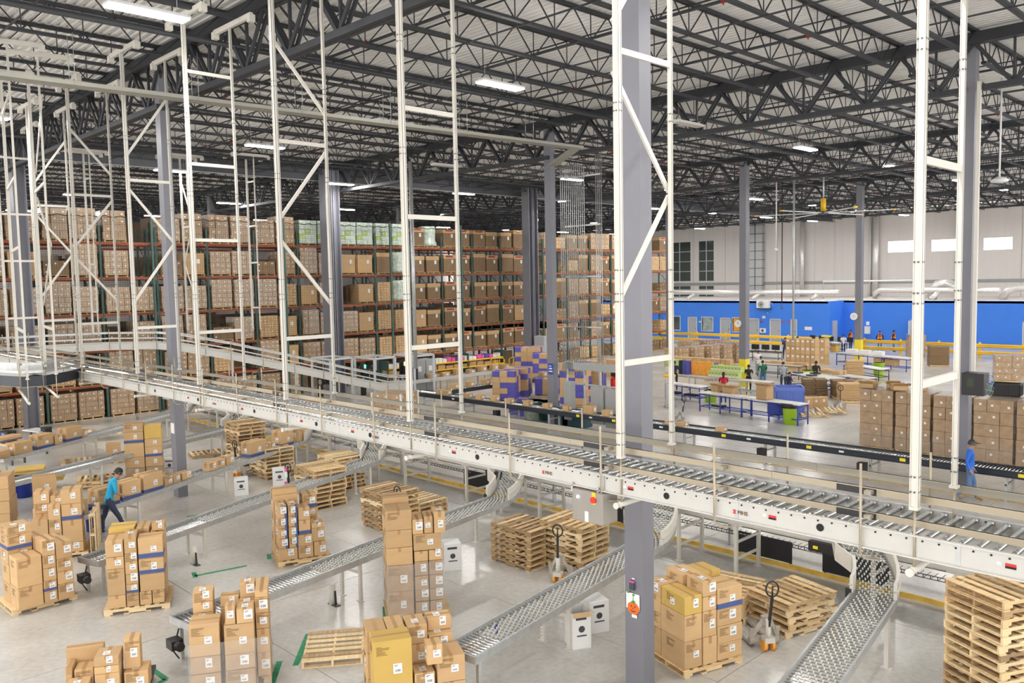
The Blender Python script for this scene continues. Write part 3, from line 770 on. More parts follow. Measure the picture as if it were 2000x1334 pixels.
for (xa, xb, nm_) in ((-9.95, -8.6, 'just past the pumpkin column'), (-7.9, -6.5, 'behind the grey pallet jack'), (-4.85, -3.5, 'between the wide empty spur and tall pallet pile'), (-14.3, -13.3, 'behind the hanging print cabinet'), (-19.6, -18.4, 'behind the low pallet pile'), (-2.6, -.8, 'behind the tall pallet pile')):
    g = thing('floor_barrier', f'black steel guard panel below the sorter, {nm_}', 'guard panel', (xa, 16.98, 0), 0, 'black guard panels below the sorter')
    MB().box(0, xb-xa, 0, .02, .12, .60).box(.02, .07, .02, .06, 0, .12).box(xb-xa-.07, xb-xa-.02, .02, .06, 0, .12).build('panel', 'black', g)
    for k in range(3): MB().box(.06+.1*k, .13+.1*k, -.008, 0, .53, .55).build('slot', 'galv', g)
# ------------------------------------------------------------------ spurs: curved wheel turn then straight skate wheel and roller run
def wheel_mesh():
    b = MB()
    for a in (0,): b.tube([(-.008, 0, 0), (.008, 0, 0)], .024, 8, 0)
    return b
def spur(label, pa, pe, width, turn, roll_n, zs=(.98, .74), legs=2, end=True, guards=True, wheels=True, motor=True):
    """pa: plan point where the straight begins (sorter side), pe: outer end; turn: plan offset of the take-off from pa"""
    e = thing('spur_conveyor', label, 'conveyor')
    a, c = Vector((pa[0], pa[1], 0)), Vector((pe[0], pe[1], 0)); d = (c-a).normalized(); s = Vector((d.y, -d.x, 0)); L = (c-a).length
    t0 = a+Vector((turn[0], turn[1], 0)); td = Vector((.72, -.70, 0))
    # centre line of the turn: quadratic from t0 (heading td) to a (heading d)
    mid = a-d*max(.2, abs(turn[1])-abs(turn[0]))
    cen = []
    for i in range(9):
        t = i/8; q = t0*(1-t)**2+mid*2*t*(1-t)+a*t*t; cen.append((q.x, q.y, zs[0]+.36*(1-t)**1.5))
    z0, z1 = zs
    full = cen+[(a.x+d.x*L*k/4, a.y+d.y*L*k/4, z0+(z1-z0)*k/4) for k in range(1, 5)]
    h = width/2
    for sg in (-1, 1):
        o0, o1 = (h, h+.035) if sg > 0 else (-h-.035, -h)
        sweep(full, rect(o0, o1, -.07, .06)).build('side_channel', 'galv', e)
        if guards: sweep(cen[(4 if sg > 0 else 1):], rect(o0-.01, o1+.01, .06, .34)).build('turn_guard', 'cream', e)
        if guards: sweep(cen[(4 if sg > 0 else 1):], rect(o0-.03*(sg < 0), o1+.03*(sg > 0), .18, .2)).build('guard_fold', 'conv', e)
    MB().box(t0.x-.95, t0.x-.40, SY0-.16, SY0-.04, 1.0, 1.2).build('divert_motor', 'black', e); MB().box(t0.x-.85, t0.x-.75, SY0-.165, SY0-.16, 1.06, 1.12).build('sticker', 'yel2', e)
    g_ = [(t0.x-1.6, SY0-.03, zs[0]+.36), (t0.x-.5, SY0-.10, zs[0]+.36), (cen[2][0]-.42, cen[2][1]-.42, cen[2][2]), (cen[4][0]-h-.02, cen[4][1]-.12, cen[4][2])]
    sweep(g_, rect(-.01, .02, .0, .32)).build('flare_guard', 'cream', e)
    # arc length parameter along the full line
    ptsv = [Vector(p) for p in full]; cum = [0]
    for i in range(len(ptsv)-1): cum.append(cum[-1]+(ptsv[i+1]-ptsv[i]).length)
    def at_s(u):
        for i in range(len(cum)-1):
            if u <= cum[i+1] or i == len(cum)-2:
                t = (u-cum[i])/(cum[i+1]-cum[i]); p = ptsv[i].lerp(ptsv[i+1], t); dd = (ptsv[i+1]-ptsv[i]).normalized(); return p, dd
    tot = cum[-1]; roll_len = roll_n*.078
    u = .06; w = MB(); ax = MB(); k = 0
    while u < tot-roll_len-.05:
        p, dd = at_s(u); ss = Vector((dd.y, -dd.x, 0)).normalized()
        ax.tube([p-ss*h, p+ss*h], .005, 4, caps=False)
        m_ = 6
        for i in range(m_):
            o = -h+.05+(2*h-.1)*(i+(.25 if k % 2 else .75)-.0)/m_
            if wheels:
                cpt = p+ss*o
                w.tube([cpt-ss*.010, cpt+ss*.010], .025, 7)
        k += 1; u += .092
    w.build('skate_wheels', 'wheel', e, kind='stuff'); ax.build('wheel_axles', 'axle', e, kind='stuff')
    for i in range(roll_n):
        p, dd = at_s(tot-.05-i*.078); ss = Vector((dd.y, -dd.x, 0)).normalized()
        MB().tube([p-ss*h, p+ss*h], .026, 10).build('roller', 'roller', e)
    for i in range(legs):
        u = cum[8]+(tot-cum[8])*((i+.12)/legs if legs > 1 else .5); p, dd = at_s(u); ss = Vector((dd.y, -dd.x, 0)).normalized()
        for sg in (-1, 1):
            q = p+ss*(h-.02)*sg
            MB().box(q.x-.035, q.x+.035, q.y-.03, q.y+.03, .01, q.z-.06).box(q.x-.09, q.x+.09, q.y-.05, q.y+.05, 0, .012).build('leg', 'cream', e)
        MB().bar(p+ss*h+Vector((0, 0, -.25)), p-ss*h+Vector((0, 0, -.25)), .03, .06).build('cross_member', 'cream', e)
        lg = MB(); q = p+ss*(h-.02)
        for kk in range(9): lg.box(q.x-.008, q.x+.008, q.y-.034 if d.y < 0 else q.y+.03, q.y-.03 if d.y < 0 else q.y+.034, .1+kk*.06, .115+kk*.06)
        lg.build('leg_slots', 'axle', e, kind='stuff')
    MB().box(-.05, .05, -.04, .04, -.06, .10).build('photo_eye', 'black', e, tuple(Vector(full[8])+s*(h+.06)+Vector((0, 0, .02))))
    MB().tube([(0, 0, 0), (0, 0, -.16)], [.05, .02], 8).build('stop_lever', 'blueb', e, tuple(Vector(at_s(tot-1.3)[0])+s*(h+.05)+Vector((0, 0, -.10))))
    if end:
        p, dd = at_s(tot)
        MB().bar(p-s*(h+.03), p+s*(h+.03), .03, .12).build('end_stop', 'galv', e)
        if motor:
            q = p+dd*.12+Vector((0, 0, -.30)); MB().box(q.x-.12, q.x+.12, q.y-.10, q.y+.10, q.z-.08, q.z+.08).tube([q+Vector((-.1, 0, 0)), q+Vector((.25, 0, 0))], .075, 10).build('drive_motor', 'black', e)
            MB().tube([p+s*h*.2+Vector((0, 0, -.1)), p+s*h*.2+dd*.12+Vector((0, 0, -.45)), p+s*h*.2+dd*.02+Vector((0, 0, -.62))], .014, 6).build('hand_crank', 'black', e)
        for sg in (-1, 1):
            q = p+s*(h-.05)*sg-dd*.15; MB().box(q.x-.03, q.x+.03, q.y-.03, q.y+.03, 0, z1-.06).build('leg', 'galv', e)
    return e
SW = .62
spur('wide open skate wheel spur ending beside the tall pallet pile, empty', (-5.6, 13.95), (-4.75, 8.2), SW+.04, (-1.0, 1.75), 8)
spur('empty skate wheel spur with white cartons beneath, by the pumpkin column', (-10.15, 13.75), (-9.55, 8.1), SW, (-1.1, 1.95), 9, motor=False)
spur('skate wheel spur passing behind the tallest carton stack, empty, crank motor at its end', (-15.0, 14.1), (-13.95, 5.6), SW, (-1.1, 1.6), 37)
spur('skate wheel spur passing behind the blue banded carton stack', (-21.4, 14.7), (-18.6, 5.6), SW, (-1.1, 1.1), 38, legs=3)
spur('loaded spur with big blue banded cartons in front of the man in turquoise', (-26.0, 14.8), (-22.9, 5.7), SW, (-1.0, 1.0), 30, legs=3, zs=(.98, .52), motor=False)
spur('spur of rollers running behind the man in turquoise toward the frame edge', (-30.4, 14.4), (-27.4, 4.8), SW, (-1.1, 1.4), 64)
spur('farthest loaded spur nearest the rack pallets', (-36.2, 15.0), (-32.2, 7.0), SW, (-.9, .8), 30)
# ------------------------------------------------------------------ black sided floor conveyor in the middle of the hall
bc = thing('black_roller_conveyor', 'long black sided roller conveyor carrying small cartons across the hall', 'conveyor')
BY = 26.05; BZ = .86
channel(-34.2, 8, BY, .70, .90, -1).build('side_channel', 'convd', bc); channel(-34.2, 8, BY+.72, .70, .90, 1).build('side_channel', 'convd', bc)
MB().box(-34.2, 8, BY+.02, BY+.70, .76, .78).build('underpan', 'galv', bc)
rr = MB().tube([(0, BY+.02, .86), (0, BY+.70, .86)], .025, 6).mesh('roller', 'roller')
k = 0; x = -1.
while x > -21: put('roller', rr, bc, (x, 0, 0)); x -= .095
MB_ = MB()
while x > -34.1: MB_.tube([(x, BY+.02, .86), (x, BY+.7, .86)], .026, 5); x -= .1
x = -.9
while x < 8: MB_.tube([(x, BY+.02, .86), (x, BY+.7, .86)], .026, 5); x += .1
MB_.build('distant_rollers', 'roller', bc, kind='stuff')
for x in (-33, -30, -26.9, -24.4, -20.4, -17.5, -14.2, -10.6, -6.8, -3, 1, 5):
    for y in (BY+.03, BY+.69): MB().box(x-.04, x+.04, y-.03, y+.03, 0, .7).build('leg', 'galv', bc)
    MB().box(x-.02, x+.02, BY, BY+.72, .45, .5).build('cross_member', 'galv', bc)
for x in (-22.8, -20.9, -15.9, -12.7, -9.7, -6.5, -4.2): MB().box(x, x+.17, BY-.012, BY-.006, .75, .85).build('yellow_tag', 'yel2', bc)
for x in (-30.8, -22.1, -18.6, -14.9, -11.6, -8.2): MB().box(x, x+.16, BY-.012, BY-.006, .77, .83).build('white_tag', 'paper', bc)
for x in (-14.35, -10.9, -6.2, -27.6): MB().box(x, x+.25, BY-.3, BY-.05, .32, .58).build('drive_box', 'black', bc)
f2 = thing('feed_conveyor', 'black sided conveyor bringing cartons from the print station', 'conveyor')
for o in (0, .7): MB().box(-32.6-o, -32.55-o, 27.0, 38.5, .72, .92).build('side_channel', 'convd' if o == 0 else 'conv', f2)
b = MB(); y = 27.05
while y < 38.4: b.tube([(-33.25, y, .88), (-32.6, y, .88)], .025, 5); y += .12
b.build('distant_rollers', 'roller', f2, kind='stuff')
for y in (28.5, 31.5, 34.5, 37.5):
    for o in (.03, .67): MB().box(-32.6-o-.03, -32.6-o+.03, y-.03, y+.03, 0, .72).build('leg', 'galv', f2)
f3 = thing('return_conveyor', 'cream sided conveyor curving behind the grey print cabinets', 'conveyor')
for o in (0, .7): MB().box(-37.6-o, -37.55-o, 27.0, 41, .72, .92).build('side_channel', 'conv', f3)
MB().box(-38.3, -37.6, 27, 41, .8, .86).build('belt', 'galv', f3)
for y in (28.5, 31.5, 34.5, 37.5, 40.5):
    for o in (.03, .67): MB().box(-37.6-o-.03, -37.6-o+.03, y-.03, y+.03, 0, .72).build('leg', 'galv', f3)
r5 = random.Random(3)
def small_carton(x, y, z, sx, sy, sz, rz, label, group, m='card', lab=1):
    b = MB().cbox(-sx/2, sx/2, -sy/2, sy/2, 0, sz, .006); o = b.build('carton', m, None, (x, y, z), rz, label=label, cat='carton', group=group)
    MB().box(-sx/2+.004, sx/2-.004, -.025, .025, sz, sz+.0015).build('packing_tape', 'tape', o)
    if lab: MB().box(sx/2, sx/2+.003, -sy*.1, sy*.3, sz*.3, sz*.75).build('shipping_label', 'paper', o)
    return o
bx = [(896, 778), (922, 778), (950, 785), (980, 787), (1000, 792), (1031, 795), (1053, 802), (1084, 808), (1112, 815), (1150, 822), (1176, 828), (1202, 833), (1284, 848), (1304, 852), (1379, 863)]
for i, (px, py) in enumerate(bx):
    p = P(px, py-14, .89); big = px == 1150
    sz = .36 if big else r5.uniform(.2, .27) if px < 1250 else .14; sx = .48 if big else r5.uniform(.28, .36)
    small_carton(p.x, BY+.36, .886, sx, .34, sz, r5.uniform(-.12, .12), ('larger ' if big else 'small ')+f"brown carton riding the black roller conveyor, {ORD[i]} from the junction end", 'cartons on the black conveyor')
for i in range(9):
    small_carton(-32.93+r5.uniform(-.03, .03), 28.0+i*1.12, .906, .34, .4, r5.uniform(.25, .34), r5.uniform(-.1, .1), f"brown carton riding the feed conveyor, {ORD[i]} from the junction", 'cartons on the feed conveyor')
for i in range(9):
    small_carton(-37.95+r5.uniform(-.03, .03), 30.6+i*1.0, .86, .36, .5, r5.uniform(.25, .4), r5.uniform(-.1, .1), f"brown carton on the cream conveyor beside the flow shelf, {ORD[i]} from the cabinets", 'cartons on the return conveyor')
# ------------------------------------------------------------------ linear high bay lamps
def lamp_meshes():
    h = MB().box(-.19, .19, -.80, .80, 0, .05).box(-.11, .11, -.76, .76, .05, .09)
    d = MB()
    for x in (-.12, 0, .12): d.box(x-.055, x+.055, -.78, .78, -.03, 0)  # strips widened and lengthened to take in the bloom of the lamps
    wi = MB()
    for y in (-.6, .6): wi.tube([(0, y, .09), (0, y, .75)], .006, 4)
    return h.mesh('housing', 'white'), d.mesh('diffuser', 'lamp'), d.mesh('diffuser', 'cream'), wi.mesh('hanger_wire', 'galv')
LH, LDm, LDo, LWi = lamp_meshes()
def lamp(x, y, lit, label):
    t = thing('ceiling_lamp', label, 'lamp', (x, y, 12.0), 0, 'linear high bay lamps')
    put('housing', LH, t); put('diffuser', LDm if lit else LDo, t); put('hanger_wire', LWi, t)
off_ = {(1, 3), (2, 3), (0, 3)}
XLm = [-3.9, -17.3, -30.9, -40.0, -53.5, -66.]; YLm = [-4., 6.9, 16.7, 26.1, 35.2, 45.0, 55.2, 63.6, 73.4, 83.]
for i, x in enumerate(XLm):
    for j, y in enumerate(YLm):
        if i >= 4 and j in (0,): continue
        if i == 0 and j in (1, 2): pass
        lit = (i, j) not in off_
        lamp(x, y, lit, f"{'lit' if lit else 'unlit'} linear lamp, {ORD[i]} row from the posts, {ORD[j]} toward the windows")
lamp(-23.8, 17.8, False, 'unlit linear lamp hanging between two lamp rows near the cream cable tray')
# ------------------------------------------------------------------ cartons
rc = random.Random(21)
DIG = None
def lab_mesh(w, h, seed):
    r = random.Random(seed); b = MB(); b.box(0, w, -.002, 0, 0, h, 0)
    b.box(w*.12, w*.55, -.003, -.002, h*.80, h*.86, 1); b.box(w*.12, w*.4, -.003, -.002, h*.70, h*.74, 1)
    x = w*.2
    while x < w*.8: q = r.uniform(.002, .007); b.box(x, x+q, -.003, -.002, h*.18, h*.42, 1); x += q+r.uniform(.003, .007)
    return b.mesh('shipping_label', ['paper', 'ink'])
LABS = [lab_mesh(.10, .145, 1), lab_mesh(.11, .11, 2), lab_mesh(.13, .15, 3)]
PRT = []
for k in range(3):
    b = MB(); r_ = random.Random(k)
    for j in range(7): b.box(0, r_.uniform(.05, .22), -.0012, 0, -.02*j, -.02*j+.007)
    PRT.append(b.mesh('printed_text', 'cprint'))
def carton(org, rz, du, dv, h, code, label, group):
    """org: near corner on its bottom; front face (labels) at v=0, side face at u=0.
    codes: y yellow kraft, b blue band low, B blue band upright, n no label, t label on top, p printed text, w shut under film, d dark gap side"""
    m = 'cardm' if 'y' in code else 'cardw' if 'w' in code else 'card'
    b = MB().cbox(.002, du-.002, .002, dv-.002, 0.001, h-.001, .006)
    o = b.build('carton', m, None, org, rz+rc.uniform(-.02, .02), label=label, cat='carton', group=group)
    t = MB()
    if du > dv: t.box(-.0005, du+.0005, dv/2-.028, dv/2+.028, h-.001, h+.001).box(-.0005, .0025, dv/2-.028, dv/2+.028, h*.72, h).box(du-.0025, du+.0005, dv/2-.028, dv/2+.028, h*.72, h)
    else: t.box(du/2-.028, du/2+.028, -.0005, dv+.0005, h-.001, h+.001).box(du/2-.028, du/2+.028, -.0005, .0025, h*.75, h)
    t.build('packing_tape', 'tape', o)
    if 'n' not in code:
        k = rc.randrange(3); s = min(1., du/.20, h/.2)
        l = put('shipping_label', LABS[k], o, (min(du*.5, du-.14*s) if du > .2 else .03, 0, h*rc.uniform(.25, .4))); l.scale = (s, 1, s)
        if rc.random() < .5: l = put('shipping_label', LABS[(k+1) % 3], o, (0, dv*.6, h*.3), rot=(0, 0, -PI/2)); l.scale = (s, 1, s)
    if 't' in code: l = put('shipping_label', LABS[0], o, (du*.3, dv*.25, h+.0015), rot=(-PI/2+PI, 0, 0)); l.rotation_euler = (-PI/2, 0, 0); l.location = (du*.3, dv*.25, h+.002)
    if 'b' in code: MB().box(-.0015, du+.0015, -.0015, dv+.0015, .012, .012+min(.09, h*.24)).build('blue_band', 'blueband', o)
    if 'B' in code: MB().box(du*.72, du-.004, -.0015, dv*.5, .004, h-.004).build('blue_band', 'blueband', o)
    if 'p' in code or rc.random() < .3:
        put('printed_text', PRT[rc.randrange(3)], o, (du*.08, -.0, h*.88))
    if du*dv > .12 or rc.random() < .4: put('printed_text', PRT[rc.randrange(3)], o, (0, dv*.75, h*.85), rot=(0, 0, -PI/2))
    return o
pal_a = pallet_proto('wood', 1); pal_b = pallet_proto('woodl', 2); pal_c = pallet_proto('woodd', 4); pal_d = pallet_proto('wood', 8, 1.22, 1.02, 7)
bpy.context.view_layer.update()
PROT = [pal_a, pal_b, pal_c, pal_d]
for p_ in PROT: KIDS.clear() if False else note_kids(p_)
_pn = {p_.name: p_ for p_ in PROT}
def pallet(x, y, z, rz, label, group=None, k=0, tilt=None):
    src = PROT[k % 4]; c = src.copy(); C.objects.link(c); c.location = (x, y, z); c.rotation_euler = (tilt or 0, 0, rz); c['label'] = label
    if group: c['group'] = group
    for ch in KIDS[src.name]: d = ch.copy(); C.objects.link(d); d.parent = c
    return c
def uv(c, au, u, v, z=0):
    a = math.radians(au); return Vector((c.x+u*math.cos(a)-v*math.sin(a), c.y+u*math.sin(a)+v*math.cos(a), z))
CN = ['bottom', 'second', 'third', 'fourth', 'fifth', 'sixth', 'seventh', 'eighth']
def stack(name, near, au, cols, base='pallet', psz=(1.22, 1.02), pk=0, z0=.13, poff=(0, 0), su=1.):
    cols = [(n_, a_*su, b_*su, c_, d_, h_) for n_, a_, b_, c_, d_, h_ in cols]
    c = near if isinstance(near, Vector) else P(*near)
    if base == 'pallet':
        q = uv(c, au, psz[0]/2-.02+poff[0], psz[1]/2-.02+poff[1]); pallet(q.x, q.y, 0, math.radians(au), f"wooden pallet under the {name}", None, pk)
    for cn, u0, u1, v0, v1, hs in cols:
        z = z0
        for i, hc in enumerate(hs):
            h, code = (hc, '') if not isinstance(hc, tuple) else hc
            if code == 'gap': z += h; continue
            ju = rc.uniform(0, .006)
            desc = ('yellow kraft' if 'y' in code else 'blue banded' if ('b' in code or 'B' in code) else 'film wrapped brown' if 'w' in code else 'tan' if (u1-u0)*(v1-v0) < .16 else 'large brown')
            carton(uv(c, au, u0+ju, v0+rc.uniform(-.006, .006), z), math.radians(au), u1-u0-.006, v1-v0-.006, h-.003, code,
                   f"{desc} carton, {CN[min(i, 7)]}{'' if i == 0 else ' up'}, {cn} of the {name}", 'cartons of the '+name)
            z += h
    return c
def film(c, au, u0, u1, v0, v1, z0, z1, label):
    b = MB(); n = 10; pts = [(u0, v0), (u1, v0), (u1, v1), (u0, v1)]
    zz = [z0+(z1-z0)*k/7 for k in range(8)]; base = 0; r = random.Random(int(z1*100))
    for k, z in enumerate(zz):
        for (a, d) in pts:
            e = r.uniform(0, .012); a2 = a+(-e if a == u0 else e); d2 = d+(-e if d == v0 else e); p = uv(c, au, a2, d2, z); b.v.append(tuple(p))
    for k in range(7):
        for i in range(4): b.face([k*4+i, k*4+(i+1) % 4, (k+1)*4+(i+1) % 4, (k+1)*4+i])
    o = b.build('stretch_wrap', 'film', None, label=label, cat='stretch wrap'); so_ = o.modifiers.new('s', 'SOLIDIFY'); so_.thickness = .002; return o
# stack by the pumpkin column
stack('pumpkin column stack', (1338, 1325), 72, [
 ('near corner column', 0, .36, 0, .64, [(.46, 'p'), (.44, 'n'), (.31, 'y')]),
 ('narrow middle column', .37, .66, 0, .42, [(.46, 'n'), (.44, 'p'), (.24, ''), (.26, 't')]),
 ('wide end column', .67, 1.20, 0, .50, [(.29, 'p'), (.29, 'p'), (.29, 'p'), (.36, 'bp')]),
 ('back corner column', 0, .34, .65, .98, [(.44, ''), (.26, ''), (.30, ''), (.22, 't')]),
 ('back middle column', .36, .75, .52, .98, [(.5, ''), (.5, ''), (.36, 't')]),
 ('back end column', .76, 1.18, .52, .98, [(.5, ''), (.5, ''), (.33, 'yn')])])
# tallest stack
T = stack('tallest stack', (759, 1221), 58, [
 ('broad face column', 0, .50, 0, .55, [(.50, 'pw'), (.51, 'pw'), (.34, 'n'), (.34, 'n'), (.38, 'n')]),
 ('inner narrow column', .52, .79, 0, .4, [(.26, 'w'), (.01, 'gap'), (.22, 'w'), (.28, 'w'), (.28, 'w'), (.20, 'n')]),
 ('outer narrow column', .80, 1.07, 0, .4, [(.26, 'w'), (.01, 'gap'), (.22, 'w'), (.28, 'w'), (.28, 'w'), (.20, '')]),
 ('upper bridging column', .51, 1.05, 0, .42, [(1.26, 'gap'), (.32, 'p')]),
 ('top inner column', .50, .71, 0, .36, [(1.58, 'gap'), (.29, '')]),
 ('top middle column', .72, .90, .02, .36, [(1.58, 'gap'), (.33, '')]),
 ('top outer column', .91, 1.13, -.04, .40, [(1.58, 'gap'), (.42, 't')]),
 ('hidden rear column', 0, .50, .57, 1.0, [(.5, ''), (.5, ''), (.5, ''), (.5, ''), (.18, 'n')]),
 ('rear outer column', .52, 1.05, .44, 1.0, [(.5, ''), (.5, ''), (.5, ''), (.25, '')])])
film(T, 58, -.01, 1.08, -.012, 1.01, .14, 1.15, 'clear stretch wrap round the lower half of the tallest carton stack')
# wrapped stack at the lower edge, hollow in the middle
T = stack('hollow wrapped stack', (374, 1372), 60, [
 ('broad corner column', 0, .46, 0, .42, [(.30, 'w'), (.28, 'w'), (.52, 'p')]),
 ('second face column', .52, .98, 0, .45, [(.30, 'pw'), (.26, 'w'), (.48, 'p')]),
 ('top slim column', .55, .71, .02, .25, [(1.04, 'gap'), (.30, '')]), ('top twin column', .72, .98, 0, .30, [(1.04, 'gap'), (.24, 't')]),
 ('rear corner column', 0, .32, .66, 1.0, [(.5, ''), (.36, ''), (.18, 't'), (.18, 't'), (.16, 't')]),
 ('side column', 0, .32, .44, .66, [(.5, ''), (.36, ''), (.17, 't')]),
 ('rear middle column', .42, .72, .74, 1.02, [(.4, ''), (.4, ''), (.26, ''), (.16, '')]), ('rear tall column', .73, .98, .72, 1.0, [(.5, ''), (.4, ''), (.26, ''), (.28, 't')]),
 ('far side column', .99, 1.20, .3, .95, [(.4, ''), (.4, ''), (.26, ''), (.26, ''), (.12, 'n')]), ('inner far column', .72, .98, .46, .71, [(.4, ''), (.4, ''), (.20, ''), (.2, 't')])])
film(T, 60, -.012, 1.21, -.012, 1.03, .14, .92, 'clear stretch wrap round the hollow carton stack')
# stack with the big yellow carton
stack('yellow carton stack', (730, 1424), 62, [
 ('yellow corner column', 0.02, .50, 0, .44, [(.42, ''), (.74, 'yp')]),
 ('side rear column', -.02, .24, .46, .95, [(.4, ''), (.4, ''), (.35, '')]), ('side far column', .25, .48, .46, .95, [(.4, ''), (.4, ''), (.35, '')]),
 ('low middle column', .52, .78, 0, .32, [(.36, ''), (.24, 't')]), ('front printed column', .80, 1.16, 0, .50, [(.40, ''), (.40, 'p')]),
 ('small top column', .66, .86, -.12, .15, [(.76, 'gap'), (.30, '')]),
 ('rear middle column', .50, .76, .45, .90, [(.45, ''), (.4, ''), (.30, 't')]), ('rear end column', .78, 1.10, .52, .90, [(.45, ''), (.25, ''), (.22, 't')]),
 ('rear end top column', .80, 1.12, .70, 1.0, [(.92, 'gap'), (.2, 't')])], pk=2, su=1.2)
# dolly with cartons
cc = P(128, 1392); T = thing('dolly', 'low black plastic dolly loaded with cartons at the frame edge', 'dolly', (0, 0, 0))
b = MB(); b.prism([tuple(uv(cc, 62, u, v)[:2]) for u, v in ((-.1, -.05), (1.2, -.05), (1.2, .85), (-.1, .85))], .14, .20); b.build('deck', 'black', T)
for u, v in ((0, .05), (1.1, .05), (1.1, .75), (0, .75)): q = uv(cc, 62, u, v, .07); MB().tube([q+Vector((-.02, 0, 0)), q+Vector((.02, 0, 0))], .06, 10).box(q.x-.03, q.x+.03, q.y-.03, q.y+.03, .12, .15).build('caster', 'black', T)
stack('black dolly load', cc, 62, [
 ('tall back column', -.05, .50, .44, .62, [(.62, 'n')]), ('leaning first column', 0, .10, 0.1, .42, [(.46, '')]), ('leaning second column', .12, .40, .12, .43, [(.40, '')]), ('small front column', .05, .38, -.25, .10, [(.30, 't')]),
 ('middle column', .44, .80, -.08, .34, [(.36, ''), (.12, 't'), (.14, 't')]), ('far printed column', .84, 1.20, 0, .38, [(.30, 'pt')]), ('upright top column', .84, 1.08, .12, .40, [(.30, 'gap'), (.48, 'p')])], base=None, z0=.20)
# stack in front of the roller spur
stack('square front stack', (212, 1203), 64, [
 ('first column', 0, .37, 0, .5, [(.26, 'n'), (.54, 'n'), (.24, ''), (.33, '')]),
 ('slim second column', .38, .64, 0, .4, [(.27, 'np'), (.19, 'b'), (.20, ''), (.26, ''), (.16, ''), (.38, 't')]),
 ('lower end column', .65, .90, 0, .4, [(.27, 'np')]), ('last lower column', .91, 1.16, 0, .4, [(.27, 'np')]),
 ('broad upper column', .66, 1.18, 0, .42, [(.27, 'gap'), (.35, 'n'), (.32, 'b'), (.42, 'b')]),
 ('rear first column', 0, .55, .52, 1.0, [(.5, ''), (.5, ''), (.38, 't'), (.10, 'yn')]), ('rear middle column', .58, .86, .5, 1.0, [(.5, ''), (.5, ''), (.45, '')]), ('rear end column', .88, 1.18, .45, 1.0, [(.5, ''), (.5, ''), (.36, 't')]),
 ('rear cap column', .92, 1.2, .4, .7, [(1.38, 'gap'), (.15, 't')])], pk=1, su=.9, psz=(1.1, 1.02))
stack('overfull edge stack', (38, 1206), 92, [
 ('near corner column', 0, .46, 0, .5, [(.44, 'np'), (.60, 'np')]), ('slim middle column', .47, .72, 0, .45, [(.24, ''), (.22, 'b'), (.26, ''), (.25, ''), (.34, '')]),
 ('outer column', .73, 1.04, 0, .5, [(.32, ''), (.26, ''), (.26, ''), (.36, '')]),
 ('rear corner column', 0, .46, .52, 1.0, [(.4, ''), (.4, ''), (.30, ''), (.30, 'b'), (.18, 't')]), ('rear middle column', .47, .75, .48, 1.0, [(.5, ''), (.5, ''), (.28, '')]),
 ('far rear column', .1, .44, 1.02, 1.35, [(.3, ''), (.35, ''), (.3, ''), (.3, '')]), ('rear outer column', .76, 1.04, .52, 1.0, [(.5, ''), (.45, ''), (.2, '')])], psz=(1.1, 1.36), pk=1)
T = stack('leaning pallet stack', (64, 1098), 66, [
 ('first column', 0, .42, 0, .5, [(.34, ''), (.52, 'n')]), ('slim second column', .43, .74, 0, .45, [(.24, ''), (.27, ''), (.32, ''), (.36, '')]),
 ('broad third column', .75, 1.25, 0, .5, [(.24, ''), (.55, 'n'), (.40, 'b'), (.34, '')]),
 ('rear first column', 0, .40, .5, .95, [(.5, ''), (.4, ''), (.24, ''), (.30, '')]), ('rear second column', .42, .72, .47, .95, [(.5, ''), (.5, ''), (.32, '')])], pk=1, su=.88)
pl = uv(T, 66, 1.26, .5); o = pallet(pl.x, pl.y, .64, math.radians(66), 'pale pallet stood on edge against the tall stack', None, 1); o.rotation_euler = (PI/2, 0, math.radians(66+90)); o.location.z = .52
T = P(62, 985); stack('pair beyond the leaning pallet', P(66, 1010), 75, [('only column', 0, .62, 0, .5, [(.52, ''), (.48, '')])], base=None, z0=.13)
stack('uniform brown stack', (-88, 1072), 66, [('first column', 0, .62, 0, .9, [(.32, 'n')]*5), ('second column', .63, 1.26, 0, .9, [(.32, 'n')]*5), ('second top column', .64, 1.0, 0.1, .5, [(1.6, 'gap'), (.3, '')])], pk=1)
stack('upright blue band stack', (545, 1108), 70, [
 ('base first column', 0, .48, 0, .5, [(.28, '')]), ('base second column', .49, .87, 0, .5, [(.28, 'p'), (.27, '')]), ('base third column', .88, 1.2, 0, .5, [(.34, '')]),
 ('banded first column', 0.02, .25, 0, .5, [(.28, 'gap'), (.24, 'B'), (.24, 'B'), (.24, 'B'), (.30, 'Bt')]), ('banded second column', .27, .50, 0, .5, [(.28, 'gap'), (.25, 'B'), (.25, 'B'), (.25, 'B'), (.28, 'Bt')]),
 ('third column', .52, .82, .02, .45, [(.55, 'gap'), (.34, 'nb'), (.30, '')]), ('outer column', .84, 1.18, 0.02, .48, [(.34, 'gap'), (.32, 't'), (.12, 't')]),
 ('rear tall column', 0, .62, .55, .95, [(.5, ''), (.5, ''), (.42, ''), (.12, 'n')]), ('rear outer column', .74, 1.12, .55, .95, [(.5, ''), (.3, ''), (.22, ''), (.34, 'b')])], su=.92)
stack('rear spur stack', (246, 940), 64, [
 ('first column', 0, .68, 0, .5, [(.30, 'w'), (.36, ''), (.48, 'n'), (.38, 'b'), (.28, '')]), ('second column', .70, 1.3, 0, .5, [(.30, 'w'), (.34, ''), (.34, 'b'), (.28, ''), (.44, 'yn')]), ('rear column', .2, 1.0, .52, .9, [(.5, ''), (.5, ''), (.5, '')])], su=.9)
